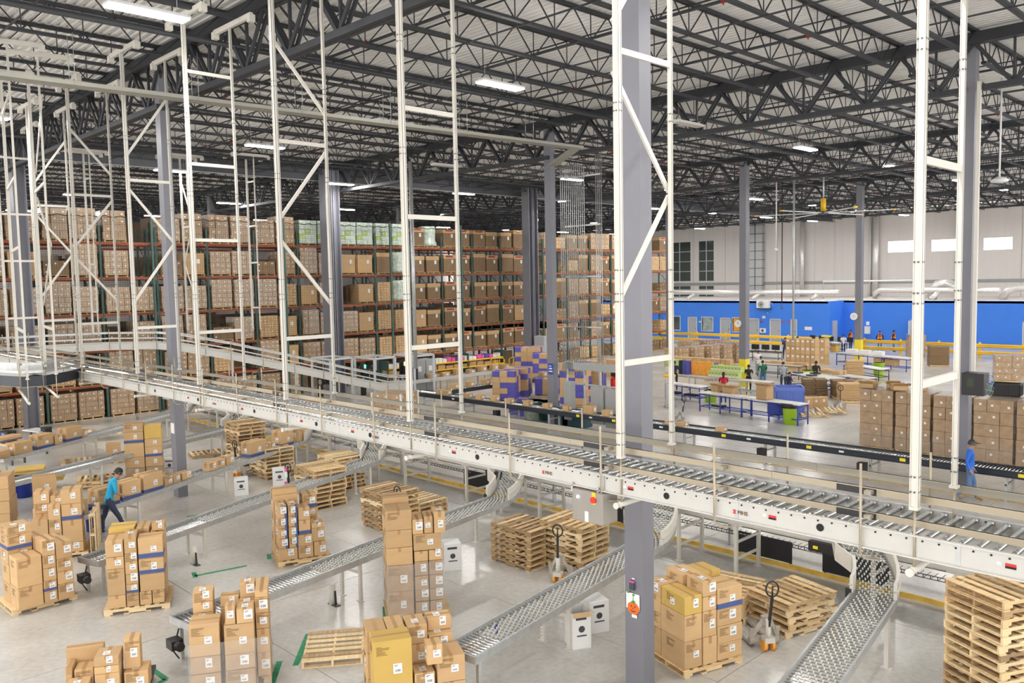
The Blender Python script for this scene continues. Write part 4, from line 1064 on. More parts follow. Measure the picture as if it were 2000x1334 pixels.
# cartons riding the spurs
def on_spur(pa, pe, za, zb, t, du, dv, h, code, label, side=0., tw=0.):
    a, c = Vector((*pa, za)), Vector((*pe, zb)); p = a.lerp(c, t); d = (c-a).normalized(); ang = math.atan2(d.y, d.x)+PI
    s = Vector((math.cos(ang), math.sin(ang), 0)); n = Vector((-s.y, s.x, 0)); o = p-s*(du/2)-n*(dv/2)+n*side+Vector((0, 0, .032))
    carton(o, ang+tw, du, dv, h, code, label, 'cartons riding the spurs')
S5 = ((-26.0, 14.8), (-22.9, 5.7), .98, .52)
for i, (t, du, dv, h, code, l) in enumerate([(.955, .62, .45, .44, '', 'tan carton at the very end of the loaded spur past the man in turquoise'), (.885, .5, .42, .42, '', 'carton hidden partly behind the man in turquoise'), (.795, .66, .42, .52, 'b', 'long blue banded carton at the spur end beside the man in turquoise'), (.72, .62, .42, .50, 'b', 'second long blue banded carton from the man in turquoise'),
   (.645, .66, .42, .52, 'b', 'third long blue banded carton from the man in turquoise'), (.585, .30, .3, .22, '', 'small carton right behind the three banded cartons'), (.552, .26, .25, .24, '', 'second small carton behind the three banded cartons'), (.515, .36, .3, .22, '', 'small tan carton just past the slate column on the spur'),
   (.41, .34, .3, .26, '', 'first of three small cartons in the spur middle'), (.375, .34, .3, .26, '', 'second of three small cartons in the spur middle'), (.335, .34, .3, .28, 't', 'third of three small cartons in the spur middle'), (.215, .72, .42, .50, 'b', 'blue banded carton high on the loaded spur'), (.14, .26, .3, .28, '', 'tiny carton between two banded cartons high on the spur'), (.07, .62, .42, .56, 'b', 'big carton at the curve of the loaded spur'), (-.02, .55, .42, .50, '', 'carton still inside the curve of the loaded spur')]):
    on_spur(*S5, t, du, dv, h, code, l)
S7 = ((-36.2, 15.0), (-32.2, 7.0), .98, .74)
for (t, du, dv, h, code, l) in [(.99, .6, .4, .28, 'n', 'open low carton at the end of the farthest spur'), (.90, .7, .42, .42, '', 'carton carrying a flat blue carton on the farthest spur'), (.80, .66, .42, .50, 'b', 'first blue banded carton on the farthest spur'), (.735, .34, .4, .34, '', 'small carton between banded cartons on the farthest spur'), (.66, .72, .42, .52, 'b', 'second blue banded carton on the farthest spur'), (.60, .3, .3, .3, '', 'last small carton on the farthest spur')]:
    on_spur(*S7, t, du, dv, h, code, l)
a, c_ = Vector((-36.2, 15.0, .98)), Vector((-32.2, 7.0, .74)); p = a.lerp(c_, .91); carton(p+Vector((-.2, -.45, .46)), math.radians(116), .85, .45, .16, 'bn', 'flat blue sided carton lying on top of another on the farthest spur', None)
# white cartons on the floor
def white_box(px, au, du, dv, h, label, open_=False, lines=True):
    p = P(*px); t = thing('white_carton', label, 'carton', tuple(p), math.radians(au), 'white cartons on the floor')
    b = MB()
    if open_:
        b.box(0, du, 0, .006, 0, h).box(0, du, dv-.006, dv, 0, h).box(0, .006, 0, dv, 0, h).box(du-.006, du, 0, dv, 0, h).box(0, du, 0, dv, 0, .01)
        T_ = Matrix.Translation((0, 0, h)) @ Matrix.Rotation(-.5, 4, 'Y'); b.build('body', 'white', t)
        f = MB(); f.bar((-.03, dv/2, h+.08), (0, dv/2, h), dv*.9, .006); f.bar((du, dv/2, h), (du+.06, dv/2, h-.05), dv*.9, .006); f.bar((du/2, -.05, h-.07), (du/2, 0, h), .9*du, .006); f.build('flap', 'card', t)
    else: b.cbox(0, du, 0, dv, 0, h, .005).build('body', 'white', t)
    k = MB().box(du*.2, du*.75, -.003, 0, h*.80, h*.88); k.build('dark_print', 'ink', t)
    MB().tube([(du*.5, -.003, h*.55), (du*.5, .0, h*.55)], min(du*.2, .06), 16).build('round_mark', 'ink', t)
    MB().box(du*.25, du*.75, -.0025, 0, h*.35, h*.39).build('dark_print', 'ink', t)
    if lines:
        b = MB()
        for j in range(9): b.box(-.0025, 0, dv*.15, dv*(.5+.35*((j*7) % 5)/5), h*(.75-.06*j), h*(.757-.06*j))
        b.build('small_print', 'ink', t)
white_box((1118, 1271), 62, .36, .40, .66, 'open topped tall white carton under the pumpkin side spur', True)
white_box((1152, 1240), 66, .40, .42, .60, 'closed white carton with pink tags just behind the open white one')
white_box((458, 969), 64, .42, .40, .52, 'white carton with round mark under the loaded spur middle')
white_box((533, 951), 62, .44, .40, .56, 'white carton with round mark beside the tagged pallet jack')
white_box((868, 1117), 60, .40, .40, .62, 'white carton half hidden behind the tallest stack')
white_box((318, 925), 62, .45, .4, .5, 'white carton beside the slate column behind the banded cartons')
# ------------------------------------------------------------------ pallet piles
def pile(name, near, au, n, j=.03, ks=(0, 1, 2, 3), swap=False, skip=None, dx=0, z0=0):
    c = P(*near) if not isinstance(near, Vector) else near
    for i in range(n):
        q = uv(c, au, .61 if not swap else .51, .51 if not swap else .61); k = ks[rc.randrange(len(ks))]
        pallet(q.x+rc.uniform(-j, j)*.6+dx, q.y+rc.uniform(-j, j)*.6, z0+i*.131, math.radians(au+(90 if swap else 0))+rc.uniform(-.03, .03), f"wooden pallet, {'bottom' if i == 0 else ORD[i]+' from the floor'}, in the {name}", 'pallets of the '+name, k)
pile('short pile by the hung cabinet', (1036, 1118), 92, 7, .02, ks=(0, 2, 0), swap=True)
pile('taller pile under the hung cabinet', (1136, 1124), 92, 8, .03, ks=(0, 1, 0), swap=True)
pile('high pile behind the tallest stack', (760, 1045), 90, 8, .05, ks=(0, 2, 1), swap=True)
pile('low pile behind the tallest stack', (820, 1022), 92, 4, .04, ks=(0, 1), swap=True)
pile('double pile beside the white tagged carton', (618, 1000), 88, 9, .05, ks=(0, 1, 0), swap=True)
pile('back half of the double pile', (660, 962), 88, 8, .05, ks=(0, 1, 0), swap=True)
pile('tall pile behind the loaded spur', (468, 915), 86, 12, .04, ks=(0, 0, 2, 1), swap=True)
pile('lower pile behind the loaded spur', (520, 940), 86, 8, .05, ks=(0, 1), swap=True)
pile('pile under the grey pallet jack', (1540, 1250), 74, 5, .04, ks=(0, 1, 3))
pile('pile behind the pumpkin column stack', (1452, 1222), 100, 4, .05, ks=(0, 1))
pile('tall pile cut by the frame corner', (1952, 1418), 63, 14, .015, ks=(0, 1, 2, 3))
pile('thin pile under the blue tubs', (150, 958), 70, 2, .03)
def one(px, au, label, k=1, dz=0): p = P(*px); pallet(p.x, p.y, dz, math.radians(au), label, None, k)
p = P(587, 1308); q = uv(p, 54, .53, .62); pallet(q.x, q.y, 0, math.radians(54+90), 'single empty pallet lying by green tape between two carton stacks', None, 1)
one((405, 889), 75, 'single reddish pallet lying flat beyond the slate column', 2)
one((205, 858), 75, 'pallet raised behind the farthest spur', 1, .25)
one((155, 905), 75, 'pallet lying under the farthest spur', 1)
one((255, 897), 75, 'pallet below the rear spurs with a small carton', 0)
carton(P(208, 900)+Vector((0, 0, .13)), 1.2, .5, .4, .5, '', 'tan carton standing on the pallet below the rear spurs', None)
for i, (px, s_) in enumerate((((30, 940), .62), ((95, 945), .66))): pass
def yellow_sheets(px, n, label):
    p = P(*px)
    for i in range(n): MB().cbox(-.42, .42, -.34, .34, 0, .085, .02).build('kraft_bundle', 'cardm', None, (p.x+rc.uniform(-.03, .03), p.y+rc.uniform(-.03, .03), .28+i*.09), 1.2+rc.uniform(-.06, .06), label=f"flat yellow kraft bundle, {CN[i]}{' up' if i else ''}, {label}", cat='carton', group='flat yellow kraft bundles')
yellow_sheets((60, 955), 5, 'behind the roller spur at the frame edge'); yellow_sheets((100, 952), 3, 'on the pallet behind the roller spur')
# round tubs and bins
def tub(px, r0, r1, h, m, label, cat='bin', z=0., liner=False, grp=None):
    p = P(*px); t = thing('round_bin', label, cat, (p.x, p.y, z), 0, grp)
    b = MB(); b.lathe([(r0, 0), (r1, h), (r1+.03, h), (r1+.03, h+.03), (r1-.012, h+.03), (r1-.02, h-.02), (r0-.02, .03), (.01, .03)], 20); b.build('body', m, t)
    if liner: MB().lathe([(r1+.045, h-.14), (r1+.05, h+.03), (r1+.02, h+.06), (r1-.04, h+.04), (r1-.1, h-.10)], 20).build('bag_liner', 'black', t)
    MB().box(-r1-.05, -r1, -.05, .05, h-.12, h-.08).box(r1, r1+.05, -.05, .05, h-.12, h-.08).build('handle', m, t)
tub((22, 972), .22, .26, .62, 'blueb', 'royal blue bin at the frame edge under the roller spur'); tub((48, 970), .22, .26, .62, 'blueb', 'royal blue bin beside another under the roller spur')
tub((187, 1035), .22, .26, .62, 'blueb', 'royal blue bin at the feet of the man in turquoise')
tub((1543, 828), .27, .33, .86, 'lime', 'lime green bin with black bag at the blue table corner', liner=True)
tub((1716, 736), .27, .33, .86, 'lime', 'lime green bin beside the white folding table')
tub((1388, 785), .27, .32, .6, 'lime', 'lime green bin under the blue tube table'); tub((1577, 752), .27, .32, .84, 'lime', 'lime green bin behind the black haired woman by the work table')
# ------------------------------------------------------------------ pallet jacks
def jack(px, rz, label, L=1.15, lean=.12, tags=False):
    p = P(*px); t = thing('pallet_jack', label, 'pallet jack', tuple(p), math.radians(rz)); m = 'pack'
    for y in (-.19, .19):
        b = MB(); b.box(-L, .0, y-.08, y+.08, .055, .11); b.prism([(-L, y-.08), (-L-.09, y-.03), (-L-.09, y+.03), (-L, y+.08)], .055, .10); b.build('fork', m, t)
        MB().tube([(-L+.12, y-.04, .035), (-L+.12, y+.04, .035)], .035, 10).build('load_roller', 'orange', t)
    b = MB(); b.bar((-.02, -.24, .10), (.04, -.24, .36), .02, .08).bar((-.02, .24, .10), (.04, .24, .36), .02, .08); b.box(-.06, .03, -.27, .27, .10, .18)
    b.bar((-.02, -.25, .15), (.10, -.05, .55), .04, .07); b.bar((-.02, .25, .15), (.10, .05, .55), .04, .07); b.box(.02, .12, -.08, .08, .42, .58); b.build('head_frame', m, t)
    b = MB(); b.tube([(.16, 0, .16), (.16, 0, .55)], .05, 10); b.tube([(.19, 0, .22), (.19, 0, .40)], .035, 8); b.box(.08, .24, -.09, .09, .15, .24); b.build('pump_unit', 'cream', t)
    for y in (-.075, .075): MB().tube([(.16, y-.03, .095), (.16, y+.03, .095)], .095, 16).tube([(.16, y-.032, .095), (.16, y+.032, .095)], .03, 8).build('steer_wheel', 'orangel' if not tags else 'yellow', t)
    b = MB(); b.bar((.18, 0, .42), (.18+lean, 0, 1.02), .05, .035); b.build('tiller', 'black', t)
    tx = .18+lean; ring = [(tx+lean*.1*math.cos(a), .115*math.sin(a), 1.14-.13*math.cos(a)) for a in [2*PI*k/16 for k in range(17)]]
    h = MB(); h.tube(ring, .016, 8); h.tube([(tx, 0, 1.0), (tx+.01, 0, 1.2)], .014, 6); h.tube([(tx+.015, -.02, 1.18), (tx+.02, .05, 1.19)], .01, 6); h.build('handle_loop', 'black', t)
    MB().box(tx-.06, tx-.055, -.02, .02, .8, .95).build('sticker', 'paper', t)
    if tags: MB().box(tx+.0, tx+.03, -.12, -.04, 1.0, 1.12).box(tx+.0, tx+.03, -.14, -.08, .62, .72).build('pink_tag', 'pink', t); MB().box(tx+.02, tx+.05, -.09, .0, .86, 1.02).build('paper_tag', 'aqua', t)
    return t
jack((1492, 1262), -35, 'worn grey pallet jack with orange wheels in front of the low pallet pile')
jack((1096, 1133), -70, 'pallet jack with orange wheel beneath the taller pile', lean=-.02)
jack((790, 1040), -80, 'pallet jack with blue tag behind the tallest carton stack', lean=.05, tags=True)
jack((575, 985), -75, 'pallet jack hung with pink tags by the double pile', lean=.02, tags=True)
jack((470, 930), -75, 'pallet jack at the tall pile behind the loaded spur', lean=.02)
jack((1327, 830), 80, 'black handled pallet jack near the blue tube table')
jack((1640, 803), -60, 'pallet jack parked beside the flattened carton pallets', lean=.1)
# stack light poles on the floor beside the spur ends
def pedal(px, label):
    p = P(*px); t = thing('foot_switch_post', label, 'post', tuple(p)); MB().tube([(0, 0, 0), (0, 0, .42)], [.075, .065], 12).build('post', 'cream', t)
    MB().box(-.1, .2, -.06, .06, 0, .02).build('foot_plate', 'axle', t); MB().bar((.12, 0, .02), (.1, 0, .30), .03, .03).build('pedal_lever', 'black', t)
pedal((380, 1102), 'cream hand operated post on the floor below the blue banded spur')
pedal((60, 1045), 'grey tilted hand tool post behind the leaning pallet stack'); pedal((650, 1180), 'small cream post under the middle spur legs')
# tape marks on the floor
def tape_l(pts, label): line('floor_tape', pts, .10, 'tapeg', label, z=.003)
def fp(*a): return [P(x, y) for x, y in a]
tape_l(fp((602, 1238), (577, 1300)), 'green tape strip beside the single empty pallet'); tape_l(fp((546, 1292), (532, 1334)), 'green tape strip by the hollow wrapped stack')
tape_l(fp((752, 1185), (753, 1212)), 'short green tape beside the tallest stack'); tape_l(fp((872, 1180), (877, 1225)), 'green tape at the far side of the tallest stack')
tape_l(fp((365, 1009), (450, 998)), 'green tape line on the open floor beyond the stacks'); tape_l(fp((380, 1125), (482, 1105)), 'green tape line between the two near spurs'); tape_l(fp((378, 1118), (382, 1128)), 'green tape square between the spurs')
tape_l(fp((298, 1308), (325, 1327), (310, 1334)), 'green tape corner beside the dolly'); tape_l(fp((318, 1025), (325, 1030)), 'green tape dot behind the square stack'); tape_l(fp((525, 1082), (526, 1092)), 'green tape dot by the upright banded stack')
# ------------------------------------------------------------------ control cabinet slung under the high line
t = thing('control_cabinet', 'taupe control cabinet with red rotary switch slung under the high conveyor', 'cabinet', (-8.3, YN-.02, 0))
pa, pb = PY(1117, 955, YN-.12), PY(1184, 1030, YN-.12)
MB().cbox(pa.x, PY(1177, 1000, YN-.12).x, YN-.12, YN+.2, pb.z, 3.66, .01).build('body', 'cabd', t, (8.3, -YN+.02, 0))
t.location = (0, 0, 0)
for ch_ in t.children: ch_.location = (0, 0, 0)
q = PY(1128, 970, YN-.13); MB().tube([(q.x, YN-.135, q.z), (q.x, YN-.12, q.z)], .018, 12).build('blue_lamp', 'ledb', t)
q = PY(1159, 977, YN-.13); MB().box(q.x-.03, q.x+.03, YN-.128, YN-.12, q.z-.06, q.z+.10).build('yellow_plate', 'yellow', t); MB().tube([(q.x, YN-.15, q.z), (q.x, YN-.12, q.z)], .042, 16).build('rotary_switch', 'red', t)
q = PY(1145, 1005, YN-.13); MB().box(q.x-.03, q.x+.03, YN-.124, YN-.12, q.z-.10, q.z+.04).build('notice', 'paper', t)
for k, (ax_, ay_) in enumerate(((1120, 952), (1170, 962))): q = PY(ax_, ay_, YN); MB().box(q.x, q.x+.03, YN-.05, YN+.1, 3.6, 3.72).build('hanger', 'galv', t)
# pumpkin and tags on the column
t = thing('pumpkin_cutout', 'smiling orange paper pumpkin with green stem taped to the slate column', 'decoration', (-7.95, 10.28, 0))
q = PY(1237, 1188, 10.28)
MB().prism([(.115*math.cos(a)*(1+.04*math.cos(5*a)), .10*math.sin(a)) for a in [2*PI*k/28 for k in range(28)]], 0, .004, 0, Matrix.Translation((q.x-t.location.x, 0, q.z)) @ Matrix.Rotation(PI/2, 4, 'X')).build('pumpkin', 'pumpkin', t)
X0, Z0 = q.x-t.location.x, q.z
b = MB()
for pts in (((-.05, .02), (-.02, .02), (-.035, .05)), ((.05, .02), (.02, .02), (.035, .05)), ((-.01, -.01), (.012, -.01), (0, .015)), ((-.06, -.03), (-.03, -.055), (0, -.062), (.03, -.055), (.06, -.03), (.03, -.04), (0, -.045), (-.03, -.04))):
    b.prism(list(pts), .004, .008, 0, Matrix.Translation((X0, 0, Z0)) @ Matrix.Rotation(PI/2, 4, 'X'))
b.build('cut_face', 'ink', t)
b = MB(); b.prism([(-.04, .09), (-.02, .12), (.01, .125), (.045, .12), (.03, .10), (.04, .085), (0, .08)], .004, .010, 0, Matrix.Translation((X0, 0, Z0)) @ Matrix.Rotation(PI/2, 4, 'X')); b.box(X0-.003, X0+.003, -.008, -.004, Z0+.1, Z0+.22)
b.prism([(-.12, .25), (-.07, .27), (-.06, .24), (-.10, .22)], .004, .010, 0, Matrix.Translation((X0, 0, Z0)) @ Matrix.Rotation(PI/2, 4, 'X')); b.prism([(-.02, .22), (.02, .24), (.03, .21), (0, .20)], .004, .010, 0, Matrix.Translation((X0, 0, Z0)) @ Matrix.Rotation(PI/2, 4, 'X'))
b.build('stem_and_leaves', 'leafg', t)
MB().box(-.14, .12, .001, .004, -.02, .24).build('backing_paper', 'paper', t, (X0, 0, Z0)); MB().box(-.03, .07, -.002, .003, -.15, -.10).build('paper_tag', 'paper', t, (X0, 0, Z0))
MB().box(-.055, .03, -.03, 0, .30, .42).build('scanner_pouch', 'ink', t, (X0, 0, Z0)); MB().box(-.055, .03, -.032, -.001, .42, .445).build('pink_edge', 'magenta', t, (X0, 0, Z0)); MB().box(-.02, .03, -.003, 0, .47, .49).build('small_note', 'paper', t, (X0, 0, Z0))
q = PY(337, 862, 10.26); MB().box(-.12, .14, -.004, 0, -.16, .16).build('notice', 'paper', None, (-25.5, 10.29, 2.15), label='white paper notice taped to the slate column behind the spurs', cat='notice')
# cream cable tray and the conduit bank at the second column
t = thing('cable_tray', 'long cream cable tray hung across the roof above the spurs', 'cable tray', (0, 0, 0))
MB().bar((-23.2, -4, 11.46), (-21.2, 24.6, 11.46), .45, .02).bar((-23.42, -4, 11.50), (-21.42, 24.6, 11.50), .02, .1).bar((-22.98, -4, 11.50), (-20.98, 24.6, 11.50), .02, .1).build('tray', 'tray', t)
MB().bar((-21.2, 24.4, 11.47), (-24.7, 26.9, 11.42), .4, .06).build('tray_branch', 'tray', t)
y = -5.
while y < 24: MB().tube([(-23.35+.07*(y+4), y, 11.45), (-23.35+.07*(y+4), y, 12.7)], .008, 5).tube([(-22.95+.07*(y+4), y, 11.45), (-22.95+.07*(y+4), y, 12.7)], .008, 5).build('hanger_rod', 'galv', t); y += 3.
t = thing('conduit_bank', 'bank of thin galvanised conduits running down beside the second row slate column', 'conduits', (0, 0, 0))
for k in range(13):
    x = -24.55+.085*k; yk = 27.2+.03*k
    MB().tube([(x-.3, yk, 11.42), (x, yk, 11.3), (x, yk, 2.3)], .018, 6).build('conduit', 'galv', t)
for k in range(4): MB().tube([(-23.15+.1*k, 27.9, 11.8), (-23.15+.1*k, 27.9, 1.7)], .02, 6).build('conduit', 'galv', t)
MB().tube([(-22.3, 28.2, 12.3), (-22.3, 28.2, .2)], .035, 8).build('conduit', 'cream', t)
for z in (2.6, 4.4, 6.6, 8.8, 10.9): MB().box(-24.7, -22.7, 27.62, 27.66, z-.03, z+.03).build('strut', 'galv', t)
t = thing('switchgear_frame', 'steel strut frame with grey switch cabinets at the foot of the conduits', 'switchgear', (0, 0, 0))
for x in (-24.6, -23.6, -22.7, -21.7): MB().box(x-.03, x+.03, 27.5, 27.56, 0, 2.9).build('post', 'galv', t)
MB().box(-24.7, -21.5, 27.35, 27.7, 2.55, 2.85).build('wire_trough', 'cab', t)
for x0, x1, z0, z1 in ((-24.55, -24.1, .3, 2.0), (-23.0, -22.3, .3, 1.9), (-22.2, -21.45, .2, 1.85)): MB().cbox(x0, x1, 27.2, 27.5, z0, z1, .015).build('switch_cabinet', 'cab', t)
for z in (.8, 1.9): MB().box(-24.7, -21.5, 27.5, 27.54, z-.03, z+.03).build('strut', 'galv', t)
b = MB().box(0, .30, -.004, 0, 0, .5); o = b.build('blue_sign', 'blueb', None, (-25.45, 27.2, 2.25), label='blue sign with white lettering on the second row slate column', cat='sign'); text('EXIT\n', .1, o, (.15, -.006, .25), (PI/2, 0, 0), 'white') if False else MB().box(.04, .26, -.007, -.004, .12, .17).box(.06, .24, -.007, -.004, .24, .30).box(.04, .2, -.007, -.004, .36, .40).build('lettering', 'paper', o)
# network cabinet on the right hand column
t = thing('network_cabinet', 'black wall cabinet with blue cables on the slate column by the wrapped loads', 'cabinet', (0, 0, 0))
q0, q1 = PY(1893, 726, 26.9), PY(1938, 772, 26.9)
MB().cbox(-8.15, -7.55, 26.5, 27.0, q1.z, q0.z, .01).build('body', 'black', t); MB().box(-8.0, -7.8, 26.49, 26.5, q1.z+.25, q0.z-.15).build('glazed_door', 'glass', t)
for k in range(9):
    r = random.Random(k); zz = q1.z+.1+.05*k; b = MB().tube([(-7.56, 26.6+.03*k, zz+.1), (-7.40+r.uniform(0, .08), 26.65+.02*k, zz+.05), (-7.44, 26.7, zz-.15), (-7.5, 26.75, q1.z+.05)], .007, 5); b.build('patch_cable', 'bluel' if k % 3 else 'lime', t)
MB().box(-8.05, -7.95, 27.0, 27.1, q0.z, 12).build('conduit', 'cream', t)
# ------------------------------------------------------------------ blue offices
YB, YB2, ZB = 76., 79., 3.95
XC = PY(1617, 600, YB).x; XC2 = PY(1636, 600, YB2).x
def pxr(x0, y0, x1, y1, Y): a = PY(x0, y0, Y); c = PY(x1, y1, Y); return (a.x, c.x, max(0., c.z), a.z)
doorsL = [pxr(1344, 619, 1361, 668, YB), pxr(1407, 620, 1426, 668, YB), pxr(1462, 622, 1482, 670, YB), pxr(1504, 624, 1524, 671, YB), pxr(1545, 624, 1556, 672, YB)]
winsL = [pxr(1309, 618, 1328, 644, YB), pxr(1371, 620, 1392, 646, YB), pxr(1431, 621, 1446, 648, YB)]
doorsR = [pxr(1779, 634, 1797, 672, YB2), pxr(1998, 640, 2016, 676, YB2)]
doorsL = [(a, b_, 0., 2.15) for a, b_, c, d in doorsL]; doorsR = [(a, b_, 0., 2.2) for a, b_, c, d in doorsR]
b = MB(); wall_with(b, -63, XC, 0, ZB, doorsL+winsL, YB, .2); b.box(-63, XC, YB, YW, ZB-.2, ZB-.02, 1)
wb = struct('wall_office', me=b.mesh('wall_office', ['blue', 'wall']), label='bright blue office block wall below the far wall')
b = MB(); wall_with(b, XC2, 10, 0, ZB, doorsR, YB2, .2); b.box(XC, XC+.2, YB, YB2+.2, 0, ZB); b.box(XC, XC2+.3, YB2, YB2+.2, 0, ZB); b.box(XC, 10, YB2, YW, ZB-.2, ZB-.02, 1)
struct('wall_office_east', me=b.mesh('wall_office_east', ['blue', 'wall']), label='bright blue office wall set back beside the work area')
MB().box(-63, 8, YB+6, YB+6.1, 0, ZB-.2).build('wall_office_inner', 'cream2', None, kind='structure')
for i, (a, c, z0, z1) in enumerate(doorsL+doorsR+[(None,)*4][:0]):
    Y = YB if i < len(doorsL) else YB2
    d = struct('door_%d' % (i+1), label='grey flush door in the blue office wall' if i != 5 else 'pale door standing open in the blue office wall'); op = i == 5
    if op: MB().box(a+.05, a+.12, Y-.75, Y+.1, .01, z1-.05).build('door_leaf', 'white', d)
    else: MB().box(a+.05, c-.05, Y+.05, Y+.10, .01, z1-.05).build('door_leaf', 'door', d)
    MB().box(a-.04, a+.06, Y-.03, Y+.15, 0, z1+.05).box(c-.06, c+.04, Y-.03, Y+.15, 0, z1+.05).box(a, c, Y-.03, Y+.15, z1-.03, z1+.06).build('door_frame', 'frame', d)
    if not op: MB().box(c-.22, c-.10, Y+.0, Y+.05, 1.0, 1.06).build('handle', 'axle', d)
for i, (a, c, z0, z1) in enumerate(winsL):
    d = struct('window_%d' % (i+8), label='framed office window in the blue wall')
    MB().box(a, c, Y-3+.10 if False else YB+.1, YB+.12, z0, z1).build('pane', 'glass' if i == 0 else 'glassy' if i == 1 else 'orboard', d)
    MB().box(a-.08, a, YB-.03, YB+.15, z0-.08, z1+.08).box(c, c+.08, YB-.03, YB+.15, z0-.08, z1+.08).box(a, c, YB-.03, YB+.15, z1, z1+.08).box(a, c, YB-.03, YB+.15, z0-.08, z0).build('window_frame', 'frame', d)
def plate(name, px, Y, m, label, cat='sign', t=.03):
    a, c, z0, z1 = pxr(*px, Y); return MB().box(a, c, Y-t, Y-.002, z0, z1).build(name, m, None, label=label, cat=cat)
q = pxr(1572, 638, 1586, 645, YB); plate('wall_notice', (1572, 638, 1586, 645), YB, 'white', 'blank white notice on the blue office wall', 'notice')
plate('door_sign', (1489, 617, 1495, 622), YB, 'white', 'small white sign high on the blue wall under the outdoor unit'); plate('door_sign', (1499, 610, 1500, 612), YB, 'white', 'tiny white tag on the blue wall')
a = plate('alarm_box', (1485, 641, 1496, 650), YB, 'white', 'white box with dark round dial on the blue wall', 'alarm box', .12); c = pxr(1485, 641, 1496, 650, YB)
MB().tube([((c[0]+c[1])/2, YB-.14, (c[2]+c[3])/2), ((c[0]+c[1])/2, YB-.12, (c[2]+c[3])/2)], .14, 14).build('dial', 'cprint', a)
for k, (x, m_, l) in enumerate(((1365, 'aqua', 'pale aqua'), (1427, 'lime', 'green'), (1485, 'redf', 'dull red'), (1528, 'red', 'red'), (1539, 'red', 'second red'))): plate('door_sign', (x, 627, x+4, 630), YB, m_, f'small {l} plate beside a door in the blue wall')
a = plate('wall_cabinet', (1690, 637, 1700, 652), YB2, 'white', 'white wall cabinet with label hanging on the blue wall', 'wall cabinet', .2); plate('wall_notice', (1692, 628, 1698, 635), YB2, 'paper', 'white notice above the white wall cabinet', 'notice')
plate('door_sign', (1625, 618, 1632, 625), YB2, 'paper', 'white sign above the narrow side door')
MB().box(XC+.2, XC+.26, YB+.5, YB+1.5, 0, 2.1).build('side_door', 'door', None, label='narrow grey door in the short blue return wall', cat='door')
# outdoor air conditioner unit
a, c, z0, z1 = pxr(1478, 587, 1502, 602, YB-.4)
t = thing('air_conditioner', 'white outdoor air conditioner unit on a bracket high on the blue wall', 'air conditioner', (a, YB-.5, z0)); W_, H_ = c-a, z1-z0
MB().cbox(0, W_, 0, .4, 0, H_, .03).build('case', 'white', t); MB().tube([(W_*.38, -.02, H_*.5), (W_*.38, 0, H_*.5)], H_*.42, 20).build('fan_grille', 'cab', t); MB().tube([(W_*.38, -.035, H_*.5), (W_*.38, -.02, H_*.5)], H_*.12, 12).build('fan_hub', 'axle', t)
MB().box(-.05, W_+.05, .0, .48, -.08, 0).build('bracket', 'axle', t); MB().tube([(W_, .2, H_*.6), (W_+.2, .3, H_*.7), (W_+.25, .4, H_*.2)], .03, 6).build('pipe', 'foil', t)
# ducts and pipes above the offices
t = thing('foil_duct', 'long foil wrapped duct lying along the office roof under the far wall', 'duct', (0, 0, 0))
MB().tube([(-62, 80.5, 4.75), (-36, 80.5, 4.7)], .26, 12).build('duct_run', 'foil', t)
for x in (-52.5, -44.5, -38): MB().tube([(x, 80.5, 4.6), (x-.6, 79.8, 4.0)], .2, 10).build('duct_drop', 'foil', t)
t = thing('foil_duct', 'shorter foil wrapped duct with drops on the office roof near the windows', 'duct', (0, 0, 0))
MB().tube([(-33.5, 83, 4.0), (-33.5, 83, 4.6), (-33, 83, 4.85), (-27, 83, 4.8), (-22.5, 83, 4.8)], .26, 12).build('duct_run', 'foil', t)
for x in (-27.6,): MB().tube([(x, 83, 4.7), (x-.6, 82.6, 3.95)], .24, 10).build('duct_drop', 'foil', t)
p = PY(1848, 575, 84); t = thing('foil_duct_loop', 'thick foil duct looping over the office roof behind the cream posts', 'duct', (0, 0, 0))
MB().tube([(p.x-1.2, 84, 3.9), (p.x-1.2, 84, 4.8), (p.x-.8, 84, 5.3), (p.x, 84, 5.45), (p.x+.9, 84, 5.2), (p.x+1.1, 84, 4.6), (p.x+1.2, 84, 3.9)], .42, 12).build('duct_run', 'foil', t)
p = PY(1975, 580, 84); MB().tube([(p.x-.8, 84, 3.9), (p.x-.3, 84, 4.7), (p.x+.4, 84, 5.0), (p.x+3, 84, 5.0)], .35, 12).build('duct_run', 'foil', thing('foil_duct', 'foil duct elbow rising at the frame edge over the offices', 'duct'))
for x0, x1, l in ((1563, 1571, 'slim foil riser duct on the far wall between the posts'), (1705, 1716, 'bright foil riser duct on the far wall beside the high windows')):
    a, c = PY(x0, 500, YW-.4), PY(x1, 500, YW-.4); MB().tube([((a.x+c.x)/2, YW-.45, 3.95), ((a.x+c.x)/2, YW-.45, 12.8)], (c.x-a.x)/2, 12).build('riser_duct', 'foil', None, label=l, cat='duct')
a = PY(1699, 500, YW-.3); MB().tube([(a.x, YW-.2, 4), (a.x, YW-.2, 12.8)], .12, 8).build('riser_pipe', 'white', None, label='white riser pipe next to the bright foil duct', cat='pipe')
for x0, x1, l in ((1462, 1489, 'wide banded sheet metal riser duct left of the unlit lamp cable'), (1872, 1888, 'banded sheet metal riser duct behind the network cabinet column')):
    a, c = PY(x0, 500, YW-.5), PY(x1, 500, YW-.5); t = thing('banded_riser', l, 'duct'); MB().box(a.x, c.x, YW-.6, YW-.02, 3.95, 12.9).build('duct_body', 'galv', t)
    for k in range(9): MB().box(a.x-.06, c.x+.06, YW-.66, YW, 4.2+k*1.05, 4.27+k*1.05).build('band', 'axle', t)
    MB().box((a.x+c.x)/2-.04, (a.x+c.x)/2+.04, YW-.64, YW-.6, 3.95, 12.9).build('seam', 'axle', t)
